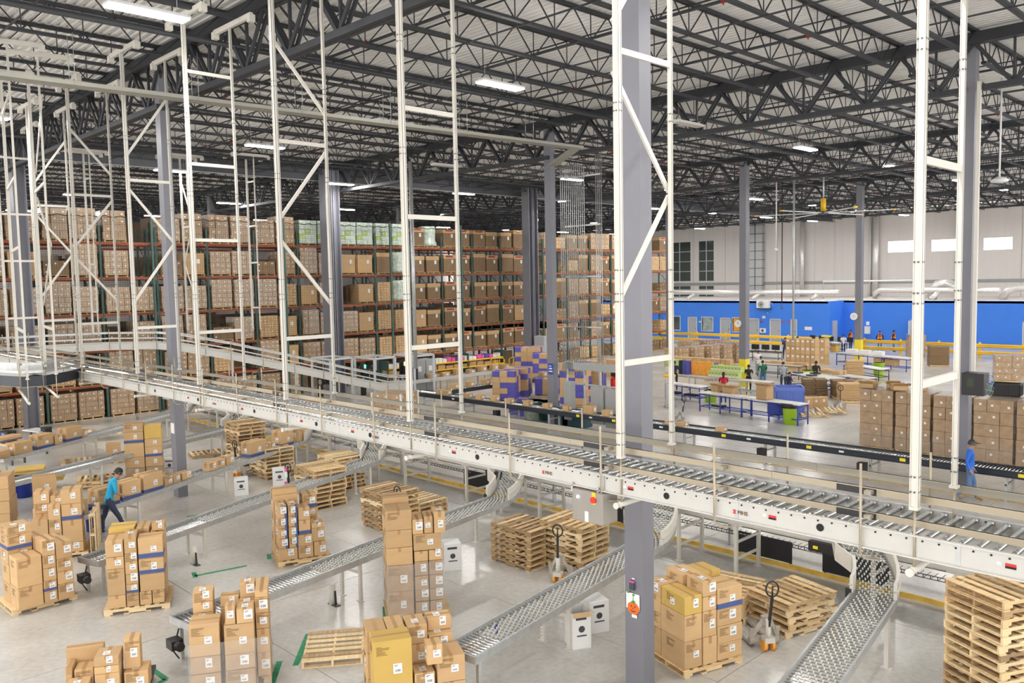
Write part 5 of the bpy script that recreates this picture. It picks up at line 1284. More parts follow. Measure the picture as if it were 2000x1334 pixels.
t = thing('white_pipe_run', 'square white pipe run rising over the office roof', 'pipe'); a, c = PY(1608, 555, 84), PY(1795, 556, 84)
MB().tube([(a.x, 84, 3.9), (a.x, 84, 5.75), (c.x, 84, 5.75), (c.x, 84, 3.9)], .09, 8).build('pipe', 'white', t)
# guard rail
def guard(x0, x1, Y, label):
    t = thing('guard_rail', label, 'guard rail', (0, 0, 0)); n = max(1, round((x1-x0)/2.9))
    for k in range(n+1): x = x0+(x1-x0)*k/n; MB().box(x-.07, x+.07, Y, Y+.14, 0, 1.2).box(x-.13, x+.13, Y-.05, Y+.19, 0, .02).box(x-.03, x+.03, Y+.03, Y+.1, 1.2, 1.24).build('post', 'yellow', t)
    for z in (.38, .92):
        for dz in (0, .12): MB().tube([(x0-.1, Y-.06, z+dz), (x1+.1, Y-.06, z+dz)], .075, 8).build('rail', 'yellow', t)
        MB().box(x0-.1, x1+.1, Y-.05, Y-.02, z, z+.12).build('rail_web', 'yellow', t)
guard(-51, -32.2, 68.8, 'long yellow guard rail in front of the grey office doors'); guard(-28.4, 6, 68.3, 'yellow guard rail in front of the set back blue wall')
for px, Y in (((1442, 632), 43.85), ((1668, 618), 60.3)):
    p = PY(*px, Y); t = thing('wall_clock', f"round white clock high on the {'nearer' if Y < 50 else 'farther'} yellow based column", 'clock', (p.x, Y, p.z)); MB().tube([(0, 0, 0), (0, -.08, 0)], .21 if Y < 50 else .26, 20).build('dial', 'white', t); MB().box(-.01, .01, -.09, -.08, 0, .13).box(-.0, .09, -.09, -.08, -.01, .01).build('hands', 'ink', t)
# ------------------------------------------------------------------ fan, drops from the roof
t = thing('ceiling_fan', 'giant ceiling fan with pale blades and yellow hub and tips', 'fan', (-23.4, 50, 10.25))
MB().tube([(0, 0, .3), (0, 0, 3.2)], .05, 8).build('down_rod', 'galv', t); MB().tube([(0, 0, .1), (0, 0, .9)], .16, 12).build('hub', 'yellow', t); MB().tube([(0, 0, -.05), (0, 0, .1)], .3, 14).build('hub_plate', 'axle', t)
for k in range(6):
    a = .35+k*PI/3; bl = MB().box(.3, 3.9, -.09, .09, 0, .035).build('blade', 'white', t, rz=a); MB().box(3.9, 4.1, -.1, .1, -.01, .06).build('blade_tip', 'yellow', t, rz=a)
def drop(px, Y, z1, r, m, label, name='ceiling_drop', ball=None):
    p = PY(*px, Y); t = thing(name, label, 'ceiling drop', (p.x, Y, p.z)); MB().tube([(0, 0, 0), (0, 0, z1-p.z)], r, 8).build('line', m, t)
    if ball: MB().lathe([(.02, .12), (ball*.5, .08), (ball, 0), (ball*.9, -.06), (.02, -.10)], 16).build('head', 'white', t)
    return t
drop((1952, 352), 31, 12.8, .03, 'white', 'white pendant pole with round sensor head under the roof', ball=.28)
drop((1516, 487), 50, 12.5, .04, 'white', 'thin white conduit drop ending in a small ball', ball=.12)
t = drop((1527, 592), 50, 12.5, .035, 'belt', 'black cable drop with a hook above the benches'); MB().tube([(0, 0, 0), (0, 0, -.2), (.08, 0, -.3), (.0, 0, -.4), (-.06, 0, -.3)], .03, 6).build('hook', 'axle', t)
drop((1549, 665), 47, 12.5, .06, 'galv', 'tall galvanised conduit reaching down to the packing desks')
drop((812, 720), 26, 12.5, .10, 'galv', 'galvanised unistrut drop beside the print cabinets')
# ------------------------------------------------------------------ benches and tables
def fr(px_a, px_b): a, c = P(*px_a), P(*px_b); return a, math.atan2(c.y-a.y, c.x-a.x), (c-a).length
def table(px_a, px_b, dep, h, mt, ml, label, n=3, shelf=True, sh=.25, name='work_table'):
    a, rz, L = fr(px_a, px_b); t = thing(name, label, 'table', tuple(a), rz)
    MB().box(-.05, L+.05, -.04, dep+.04, h-.04, h).build('table_top', mt, t)
    for k in range(n):
        x = L*k/(n-1)
        for y in (0, dep): MB().tube([(x, y, 0), (x, y, h-.04)], .032, 8).build('leg', ml, t)
        MB().tube([(x, 0, h-.12), (x, dep, h-.12)], .022, 6).tube([(x, 0, sh), (x, dep, sh)], .022, 6).build('cross_bar', ml, t)
    for y in (0, dep): MB().tube([(0, y, sh), (L, y, sh)], .024, 6).tube([(0, y, h-.1), (L, y, h-.1)], .024, 6).build('side_bar', ml, t)
    if shelf: MB().tube([(0, dep/2, sh), (L, dep/2, sh)], .02, 6).build('shelf_bar', ml, t)
    return t, a, rz, L
def onto(tb, u, v): t, a, rz, L = tb; return Vector((a.x+u*math.cos(rz)-v*math.sin(rz), a.y+u*math.sin(rz)+v*math.cos(rz), 0))
T1 = table((1367, 803), (1448, 815), .7, .92, 'top', 'bluet', 'blue tube packing table with white top, longest of the front row, first section')
T2 = table((1449, 815), (1558, 832), .7, .92, 'top', 'bluet', 'blue tube packing table carrying the tall open carton and the blue crate')
T3 = table((1300, 778), (1366, 788), .6, .85, 'top', 'bluet', 'blue tube table holding folded dark cloth behind the floor pallet jack')
T4 = table((1300, 757), (1500, 778), .6, .85, 'top', 'galv', 'pale work table under the printed green cartons', n=5)
T5 = table((1634, 713), (1770, 727), .9, .9, 'top', 'bluet', 'long blue tube table with loose white packs beside the yellow guard rail', n=4)
T6 = table((1648, 733), (1716, 745), .7, .75, 'white', 'axle', 'white folding table next to a lime bin', n=2, shelf=False)
T7 = table((1545, 758), (1610, 772), 1.2, .88, 'top', 'bluet', 'work table with black trays in front of the woman in black', n=3)
T8 = table((1606, 760), (1690, 772), .8, .9, 'top', 'bluet', 'pale bench stacked with folded cartons beside the flattened carton pallets', n=3)
T9 = table((1462, 705), (1520, 708), .7, .78, 'black', 'axle', 'desk with a row of dark monitors', n=2, shelf=False)
T10 = table((1572, 683), (1640, 689), .8, .8, 'white', 'axle', 'white desk bank with dark monitors below the office wall', n=3, shelf=False)
T11 = table((1480, 735), (1560, 742), .9, .88, 'cream2', 'axle', 'packing bench between the woman in green and the carton rows', n=3)
rb = random.Random(4)
def blk(name, tb, u, v, z, sx, sy, sz, m, label, cat, tw=0., grp=None, c=.01): p = onto(tb, u, v); return MB().cbox(-sx/2, sx/2, -sy/2, sy/2, 0, sz, c).build(name, m, None, (p.x, p.y, z), tb[2]+tw, label=label, cat=cat, group=grp)
def open_carton(tb, u, v, z, sx, sy, sz, label, m='card', tw=0.):
    p = onto(tb, u, v) if tb else Vector(u); t = thing('open_carton', label, 'carton', (p.x, p.y, z), (tb[2] if tb else 0)+tw); w_ = .01; b = MB()
    b.box(-sx/2, sx/2, -sy/2, -sy/2+w_, 0, sz).box(-sx/2, sx/2, sy/2-w_, sy/2, 0, sz).box(-sx/2, -sx/2+w_, -sy/2, sy/2, 0, sz).box(sx/2-w_, sx/2, -sy/2, sy/2, 0, sz).box(-sx/2, sx/2, -sy/2, sy/2, 0, .01).build('body', m, t)
    for (p0, p1, wd) in (((-sx/2, 0, sz), (-sx/2-.12, 0, sz+.08), sy), ((sx/2, 0, sz), (sx/2+.13, 0, sz+.02), sy)): MB().bar(p0, p1, wd, .008).build('flap', 'cardin', t)
    for (p0, p1, wd) in (((0, -sy/2, sz), (0, -sy/2-.1, sz+.1), sx), ((0, sy/2, sz), (0, sy/2+.1, sz+.06), sx)): MB().bar(p0, p1, wd, .008).build('flap', 'cardin', t)
open_carton(T2, 1.0, .35, .93, .55, .5, .62, 'tall open carton with crumpled white packing beside the blue crate')
open_carton(T1, .3, .9, .93, .42, .38, .28, 'open carton with green contents on the front packing table'); open_carton(T1, 1.1, .9, .93, .6, .45, .26, 'open carton with flaps spread on the front packing table')
CRT = []
def crate(px, au, sx, sy, sz, m, label, z=0.):
    p = P(*px); t = thing('crate', label, 'crate', (p.x, p.y, z), math.radians(au)); CRT.append(t); b = MB(); b.box(-sx/2, sx/2, -sy/2, sy/2, 0, .03)
    for (x0, x1, y0, y1) in ((-sx/2, sx/2, -sy/2, -sy/2+.03), (-sx/2, sx/2, sy/2-.03, sy/2), (-sx/2, -sx/2+.03, -sy/2, sy/2), (sx/2-.03, sx/2, -sy/2, sy/2)):
        b.box(x0, x1, y0, y1, 0, sz*.9)
    b.build('body', m, t); r_ = MB()
    r_.box(-sx/2-.025, sx/2+.025, -sy/2-.025, -sy/2+.03, sz*.88, sz).box(-sx/2-.025, sx/2+.025, sy/2-.03, sy/2+.025, sz*.88, sz).box(-sx/2-.025, -sx/2+.03, -sy/2, sy/2, sz*.88, sz).box(sx/2-.03, sx/2+.025, -sy/2, sy/2, sz*.88, sz).build('rim', m, t)
    g = MB()
    for k in range(9):
        x = -sx/2+sx*(k+.5)/9; g.box(x-.012, x+.012, -sy/2-.02, -sy/2, .03, sz*.88)
        y = -sy/2+sy*(k+.5)/9; g.box(sx/2, sx/2+.02, y-.012, y+.012, .03, sz*.88)
    for k in range(4): z_ = sz*.2*(k+.6); g.box(-sx/2, sx/2, -sy/2-.015, -sy/2, z_, z_+.02).box(sx/2, sx/2+.015, -sy/2, sy/2, z_, z_+.02)
    g.build('ribs', m, t, kind='stuff')
crate((1540, 808), 35, 1.25, 1.0, 1.30, 'bluel', 'large mid blue ribbed crate standing behind the blue tube table')
crate((1520, 822), 35, .9, .5, .5, 'blueb', 'darker blue crate on the shelf under the packing table', .3)
for k, (u, w_) in enumerate(((.5, .5), (1.6, .7))): blk('folded_cloth', T3, u, .3, .28, w_, .4, .10, 'navy', f"dark folded cloth on the low shelf, {ORD[k]} along", 'cloth')
blk('tray', T1, .9, .3, .28, .6, .4, .10, 'black', 'black tray with red tools on the table shelf', 'tray')
# printed cartons in rows
def rows(tb, u0, n, s, v, z, sy, sz, mats, label, grp, top=None):
    for i in range(n):
        t = blk('printed_carton', tb, u0+s*(i+.5), v, z, s-.01, sy, sz, mats[i % len(mats)], f"{label}, {ORD[i]} along", 'carton', 0, grp, .004)
        if top: MB().box(-s/2+.01, s/2-.01, -sy/2-.004, -sy/2, sz*.05, sz*.45).build('cream_panel', top, t); MB().tube([(0, -sy/2-.006, sz*.6), (0, -sy/2-.002, sz*.6)], .03, 8).build('dark_spot', 'axle', t)
rows(T4, 2.9, 9, .22, .3, .86, .34, .34, ['grprint'], 'green and cream printed carton, lower row on the work table', 'green printed cartons', 'cream2')
rows(T4, 2.9, 9, .22, .55, 1.2, .34, .30, ['grprint'], 'green and cream printed carton, upper row on the work table', 'green printed cartons', 'cream2')
rows(T4, -.2, 4, .24, .45, .86, .4, .80, ['grprint', 'cream2', 'grprint'], 'tall green striped carton beside the man in navy', 'tall green cartons', 'cream2')
rows(T4, .8, 3, .22, .45, .86, .4, .78, ['navy', 'blueband', 'purp'], 'dark blue printed carton beside the orange boards', 'dark blue cartons')
rows(T4, 1.5, 3, .5, .5, .86, .1, .78, ['orboard'], 'orange printed display board on the work table', 'orange boards')
rows(T4, 3.1-.55, 2, .22, .8, .86, .4, .72, ['purp'], 'violet blue printed carton beside the woman in red', 'violet cartons')
# kraft carton ranks
def rank(px_a, px_b, n, sy, sz, nz, label, grp, m='card', z=.1, lab=True):
    a, rz, L = fr(px_a, px_b); s = L/n; tb = (None, a, rz, L)
    MB().box(-.05, L+.05, 0, sy+.05, 0, z).build('plank_base', 'wood', None, (a.x, a.y, 0), rz, label='low timber base under the '+grp, cat='pallet')
    for i in range(n):
        for k in range(nz):
            o = blk('kraft_carton', tb, s*(i+.5), sy/2, z+k*sz, s-.02, sy, sz-.01, m, f"{label}, {ORD[i]} along{', '+CN[k] if nz > 1 else ''}", 'carton', 0, grp, .008)
            if lab: MB().box(-s*.2, s*.2, -sy/2-.004, -sy/2, sz*.55, sz*.8).build('shipping_label', 'paper', o)
rank((1301, 728), (1426, 738), 14, .45, 1.05, 1, 'upright kraft carton in the long rank behind the orange boards', 'long rank of upright kraft cartons', lab=False)
rank((1534, 722), (1592, 726), 6, .6, .52, 4, 'white labelled brown carton in the six column rank', 'six column rank of brown cartons')
rank((1600, 712), (1611, 713), 1, .5, .6, 3, 'brown carton in the single column beside the desks', 'single brown column')
rank((1178, 738), (1216, 742), 5, .5, .38, 3, 'plain kraft carton in the low block beside the big column', 'low kraft block', lab=False)
def load_at(px, rz, mesh, label, grp, pal=True, sc_=None, z=0):
    p = P(*px); o = put('pallet_load', mesh, None, (p.x, p.y, z), math.radians(rz), None, label, 'pallet load', grp)
    if sc_: o.scale = sc_
    if pal: put('pallet', FP, o)
    return o
BIGL = cube_load(3, 3, 4, .42, .40, .34, 'cardw', True, 31); MIDL = cube_load(3, 3, 4, .42, .40, .31, 'cardw', True, 32); LOWF = cube_load(2, 1, 12, .6, .95, .07, 'cardd', False, 33, gap=.012, jit=.03); FLAT = cube_load(1, 1, 12, 1.15, .95, .07, 'card', False, 34, gap=.014, jit=.03)
for i, (px, l) in enumerate((((1322, 720), 'first'), ((1352, 717), 'second'), ((1383, 714), 'third'), ((1408, 711), 'fourth'), ((1432, 707), 'fifth'), ((1345, 700), 'sixth'), ((1375, 697), 'seventh'), ((1405, 696), 'eighth'))):
    load_at(px, 0, BIGL if i < 5 else MIDL, f"film wrapped small carton load before the yellow guard rail, {l} of the block", 'wrapped loads before the guard rail')
for px, m_, l in (((1660, 785), FLAT, 'tall pile of flattened cartons on a pallet behind the lone jack'), ((1688, 780), FLAT, 'second pile of flattened cartons beside the tall one'), ((1360+288, 778), LOWF, 'dark pile of flattened cartons'), ((1395, 742), FLAT, 'pile of folded kraft cartons at the foot of the yellow based column'), ((1590, 775), LOWF, 'folded cartons on a pallet behind the three labelled cartons')):
    load_at(px, 35, m_, l, 'flattened carton piles')
load_at((1668, 752), 30, FLAT, 'brown column of flattened cartons behind the white topped bench', 'flattened carton piles', True, (.8, .8, 1.5))
for k in range(3):
    p = P(1577+15*k, 803-1*k); o = small_carton(p.x, p.y, .13, .38, .36, .52, math.radians(40), f"labelled brown carton on the low pallet, {ORD[k]} of three", 'three labelled cartons on a pallet'); MB().box(-.04, .06, -.184, -.18, .3, .42).build('front_label', 'paper', o)
p = P(1590, 812); pallet(p.x, p.y, 0, math.radians(35), 'pale pallet under three labelled cartons near the blue tables', None, 1); p = P(1622, 808); pallet(p.x, p.y, .1, math.radians(35), 'pale pallet lifted on a jack beside the three labelled cartons', None, 1)
# dark and wrapped loads to the right
load_at((1832, 715), 30, cube_load(1, 1, 2, 1.2, 1.0, .62, 'cardd', False, 40), 'dark brown carton load before the yellow guard rail between the cream posts', 'dark loads by the guard rail'); load_at((1788, 700), 30, cube_load(2, 2, 4, .6, .6, .42, 'cardw', False, 41), 'pale wrapped load behind the first cream post', None)
load_at((1965, 745), 20, cube_load(3, 3, 4, .45, .4, .36, 'cardw', True, 42), 'silvery wrapped carton load at the frame edge beyond the black crate', None); load_at((1996, 735), 20, cube_load(3, 3, 3, .45, .4, .4, 'cardw', True, 43), 'wrapped carton load cut by the frame edge', None)
# the wall of tall wrapped loads beyond the black conveyor
TALL = [cube_load(3, 3, 5, .40, .40, .42, 'cardw', True, 50+k, gap=.010) for k in range(3)]
p0 = P(1697, 872); wl = [(1697, 872, 0), (1755, 882, 1), (1800, 890, 2), (1850, 897, 0), (1915, 905, 1), (1970, 915, 2), (2030, 925, 0)]
for i in range(8):
    x = -12.3+1.3*i; y = 31.3-.05*i
    o = put('pallet_load', TALL[i % 3], None, (x, y, 0), 0, None, f"tall film wrapped brown carton load beyond the black conveyor, {ORD[i]} from the green bin side", 'pallet load', 'tall wrapped loads beyond the black conveyor'); put('pallet', FP, o)
    b = MB(); b.box(-.62, .62, -.62, .62, .14, .75); o2 = b.build('bottom_wrap', 'film', o)
    b = MB(); b.box(-.61, .61, -.61, .61, 2.255, 2.262); b.build('top_sheet', 'film', o)
for k, (x, y, s_) in enumerate(((-12.7, 31.0, .5), (-12.0, 31.5, .45), (-11.6, 31.0, .5), (-11.0, 31.3, .4))): open_carton(None, (x, y, 0), 0, 2.27, s_, .4, .16, f"loose open carton lying on top of the tall wrapped loads, {ORD[k]} along", tw=.3*k)
q = P(1965, 772, 2.27); crate((1963, 935), 5, .9, .6, .42, 'black', 'black ribbed crate on top of the tall wrapped loads beside the network cabinet', 2.27); CRT[-1].location = (q.x, q.y, 2.27)
MB().cbox(-.5, .5, -.35, .35, 0, .55, .03).build('tote', 'maroon', None, (q.x+1.25, q.y+.5, 2.27), label='maroon tote standing on the wrapped loads at the frame edge', cat='tote')
# monitors and kit on desks
def monitor(tb, u, v, h, label, big=.5, rz=0.):
    p = onto(tb, u, v); t = thing('monitor', label, 'monitor', (p.x, p.y, h), tb[2]+rz, 'dark monitors'); MB().box(-.1, .1, -.08, .08, 0, .015).box(-.02, .02, -.01, .02, 0, .15).build('stand', 'axle', t); MB().cbox(-big/2, big/2, -.03, .0, .10, .10+big*.62, .008).build('screen', 'black', t)
for k in range(3): monitor(T9, .4+.8*k, .35, .79, f"dark monitor on the desk beside the yellow based column, {ORD[k]} along", .62)
for k in range(5): monitor(T10, .6+1.0*k, .3, .81, f"dark monitor on the white desk bank, {ORD[k]} along", .6)
for k in range(3): blk('white_pack', T5, 1.0+1.1*k, .4, .91, .7, .5, .28, 'white', f"heap of white packs on the long blue table, {ORD[k]} along", 'pack', .3)
open_carton(T5, .5-1.0, .4, .91, .5, .4, .45, 'open kraft carton at the end of the long blue table', 'cardm'); blk('yellow_bag', T10, 2.2, .2, 1.2, .8, .4, .15, 'yel2', 'yellow bag lying on the desk bank', 'bag')
for k in range(2): blk('carton', T5, 3.4+.9*k, .4, .32, .8, .5, .42, 'card', f"brown carton on the shelf of the long blue table, {ORD[k]} along", 'carton')
for k, (u, v) in enumerate(((.2, .3), (1.0, .9), (1.7, .2))): blk('tray', T7, u, v, .89, .5, .4, .06, 'black', f"black tray on the work table before the woman in black, {ORD[k]} along", 'tray')
for k in range(6): blk('flat_cartons', T8, -.2+.5*(k % 3), .3+.3*(k//3), .91+.0*k, .5, .35, .16+.03*(k % 2), 'card', f"bundle of folded cartons on the pale bench, {ORD[k]} of six", 'carton', .1*k)
for k in range(4): blk('flat_cartons', T11, .4+.8*k, .5, .89, .7, .5, .10+.05*(k % 2), 'card', f"folded cartons on the bench beside the woman in green, {ORD[k]} of four", 'carton', .1*k)
# print and apply station, cabinets
def portal(x, y, w_, h, d, label, glow):
    t = thing('machine_portal', label, 'machine frame', (x, y, 0), 0, 'print station frames')
    for a_ in (0, w_):
        for c_ in (0, d): MB().box(a_-.05, a_+.05, c_-.05, c_+.05, 0, h).build('post', 'frame', t)
    for a_ in (0, w_): MB().box(a_-.05, a_+.05, 0, d, h-.05, h+.05).build('beam', 'frame', t)
    for c_ in (0, d): MB().box(0, w_, c_-.04, c_+.04, h-.05, h+.05).build('beam', 'frame', t)
    k = MB().box(.3, w_-.4, .3, .55, .9, 1.6).tube([(.5, .2, 1.0), (.5, .35, 1.0)], .22, 14).tube([(.95, .2, 1.15), (.95, .3, 1.15)], .14, 12).box(.2, .32, .2, .5, .1, 2.0); k.build('print_head', 'black', t)
    MB().tube([(.5, .18, 1.0), (.5, .2, 1.0)], .16, 14).build('label_reel', 'galv', t)
    if glow: MB().tube([(w_*.6, -.1, 1.75), (w_*.6, -.1, 1.95)], .05, 10).build('beacon', glow, t)
p = P(660, 770); portal(-41.2, 24.6, 1.9, 2.35, 1.4, 'pale machine portal with black print head nearest the double column', None); portal(-39.9, 26.6, 1.9, 2.3, 1.4, 'machine portal with glowing green beacon', 'led'); portal(-39.3, 28.9, 1.9, 2.3, 1.4, 'machine portal with amber beacon beside the grey cabinets', 'leda')
t = thing('electrical_cabinet', 'pair of tall grey electrical cabinets with stickers beside the print station', 'cabinet', (-38.1, 30.4, 0), 0)
for k in range(2): d = MB().cbox(-1.0, -.02, .8*k-.9, .8*k-.12, .1, 1.95, .015).build('cabinet_body', 'cab', t); MB().box(-.02, .0, .8*k-.86, .8*k-.16, .16, 1.9).build('door', 'cab', d); MB().box(0, .03, .8*k-.22, .8*k-.18, .95, 1.15).build('handle', 'black', d); MB().box(0, .006, .8*k-.7, .8*k-.45, 1.3, 1.6).build('sticker', 'paper', d)
MB().box(-1.0, 0, -.9, .7, 0, .1).build('plinth', 'axle', t)
t = thing('electrical_box', 'grey blue electrical box on the double column by the short rack', 'cabinet', (-41.2, 42.9, 0)); MB().cbox(-.1, .9, -.2, .3, .9, 2.5, .02).build('body', 'door', t); MB().box(-.05, .05, 0, .1, 0, .9).box(.7, .8, 0, .1, 0, .9).build('legs_frame', 'galv', t)
t = thing('wrapped_crate', 'film wrapped pallet of brown cartons with white corner boards near the print station', 'pallet load', (-31.8, 23.4, 0), .35)
put('cartons', cube_load(3, 3, 4, .52, .48, .30, 'cardw', True, 60), t); put('pallet', FP, t)
for x, y in ((.8, .74), (.8, -.74), (-.8, -.74)): MB().box(x-.05, x+.01, y-.05, y+.05, .12, 1.36).build('corner_board', 'paper', t)
for k, (x, y, h) in enumerate(((-36.6, 20.4, .62), (-35.6, 20.9, .75), (-34.6, 21.3, .7), (-33.7, 21.2, .6), (-36.0, 21.6, .9))):
    small_carton(x, y, .0 if h < 1 else 0, .8, .6, h, .3+.1*k, f"loosely wrapped brown carton on the floor below the ramp, {ORD[k]} of five", 'wrapped cartons below the ramp', 'cardw')
# violet printed carton stacks behind the black conveyor
def vstack(px, rz, nx, ny, nz, s, label, seed, z=.14):
    p = P(*px); me = cube_load(nx, ny, nz, s[0], s[1], s[2], 'card', False, seed, z0=z, pal='purp'); o = put('pallet_load', me, None, (p.x, p.y, 0), math.radians(rz), None, label, 'pallet load', 'violet and tan printed cartons'); put('pallet', FP, o)
vstack((1012, 775), 30, 3, 3, 5, (.45, .42, .30), 'violet and tan carton stack closest to the black conveyor', 71); vstack((990, 782), 30, 3, 3, 5, (.42, .40, .30), 'violet and tan chequered carton stack beside the conveyor junction', 72)
vstack((1035, 745), 30, 4, 3, 7, (.40, .42, .30), 'tall broad violet printed carton stack behind the chequered one', 73); vstack((1064, 750), 30, 3, 3, 6, (.4, .42, .30), 'violet stack against the second row slate column', 74); vstack((1070, 775), 30, 3, 2, 3, (.42, .42, .30), 'low violet stack in front of the slate column', 75)
vstack((1125, 792), 20, 3, 3, 6, (.42, .42, .34), 'violet and tan stack seen behind the conduit frame', 76); vstack((1155, 785), 20, 3, 3, 6, (.42, .42, .34), 'second violet and tan stack behind the conduit frame', 77)
for k, (px, h) in enumerate((((1005, 808), .5), ((1022, 812), .85), ((1043, 806), .45))): p = P(*px); small_carton(p.x, p.y, 0, .5, .45, h, .5, f"violet printed carton standing loose behind the black conveyor, {ORD[k]} of three", 'loose violet cartons', 'purp')
tub((1042, 818), .42, .5, .85, 'aqua', 'aqua tub lined with a white bag behind the black conveyor'); tub((1073, 820), .42, .5, .85, 'tint', 'dark tub with plastic film behind the black conveyor')
for k, px in enumerate(((1030, 842), (1060, 846))): p = P(*px); MB().cbox(-.6, .6, -.35, .35, 0, .75, .03).build('teal_bin', 'tint', None, (p.x, 27.6, 0), 0, label=f"dark teal bin under the black conveyor, {ORD[k]} of two", cat='bin')
# yellow mobile rails
t = thing('yellow_barrier', 'yellow mobile barrier rails behind the chequered carton stack', 'barrier', tuple(P(960, 742)), .8)
for o_ in (0, 1.2):
    for k in range(4): MB().tube([(o_+.28*k, o_*.2, 0), (o_+.28*k, o_*.2, 1.35), ], .025, 6).build('bar', 'yellow', t)
    MB().tube([(o_-.02, o_*.2, .1), (o_-.02, o_*.2, 1.3), (o_+.1, o_*.2, 1.42), (o_+.8, o_*.2, 1.42), (o_+.88, o_*.2, 1.3), (o_+.88, o_*.2, .1)], .03, 6).build('hoop', 'yellow', t)
# red compressor tank
p = P(1203, 787); t = thing('compressor', 'glossy red upright compressor tank beside the big column', 'compressor', tuple(p)); MB().lathe([(.05, .22), (.24, .28), (.27, .36), (.27, 1.25), (.24, 1.33), (.05, 1.4)], 18).build('tank', 'red', t)
for k in range(3): a = k*2.1; MB().bar((.15*math.cos(a), .15*math.sin(a), .3), (.28*math.cos(a), .28*math.sin(a), 0), .05, .03).build('leg', 'red', t)
MB().box(-.2, .25, -.15, .15, 1.4, 1.62).build('motor_head', 'black', t)
# small machine and cloth cart beside the packing tables, console at the near lower left
p = P(1308, 795); t = thing('stretch_wrapper', 'grey upright tape machine on casters beside the blue table', 'machine', tuple(p), .5); MB().cbox(-.2, .2, -.18, .18, .12, 1.25, .03).build('body', 'galv', t); MB().cbox(-.3, .3, -.12, .12, 1.5, 1.65, .05).build('arm_cover', 'yellow', t); MB().box(-.05, .05, -.05, .05, 1.2, 1.5).build('mast', 'axle', t)
for x, y in ((-.25, -.2), (.25, -.2), (.25, .2), (-.25, .2)): MB().tube([(x-.02, y, .06), (x+.02, y, .06)], .06, 10).bar((0, 0, .14), (x, y, .12), .05, .03).build('caster', 'galv', t)
p = P(20, 905); t = thing('label_printer', 'dark label printer on a small wooden topped stand at the frame edge', 'printer', tuple(p), .4)
MB().box(-.5, .5, -.3, .3, .72, .78).build('shelf_top', 'wood', t)
for x, y in ((-.45, -.25), (.45, -.25), (.45, .25), (-.45, .25)): MB().box(x-.03, x+.03, y-.03, y+.03, 0, .72).build('leg', 'axle', t)
MB().cbox(-.25, .2, -.2, .2, .78, 1.25, .03).build('printer_body', 'black', t); MB().box(-.1, .05, -.205, -.2, 1.1, 1.18).build('display', 'bluel', t); MB().cbox(-.2, .3, -.2, .2, .2, .4, .03).build('green_box', 'leafg', t)
p = P(78, 885); t = thing('monitor_cart', 'flat pale screen and black box on a stand behind the farthest spur', 'cart', tuple(p), .3); MB().box(-.6, .5, -.3, .3, .90, .94).build('shelf_top', 'white', t); MB().cbox(.35, .65, -.15, .15, .8, 1.08, .02).build('black_box', 'black', t)
for x in (-.5, .45): MB().box(x-.03, x+.03, -.03, .03, 0, .9).build('leg', 'axle', t)
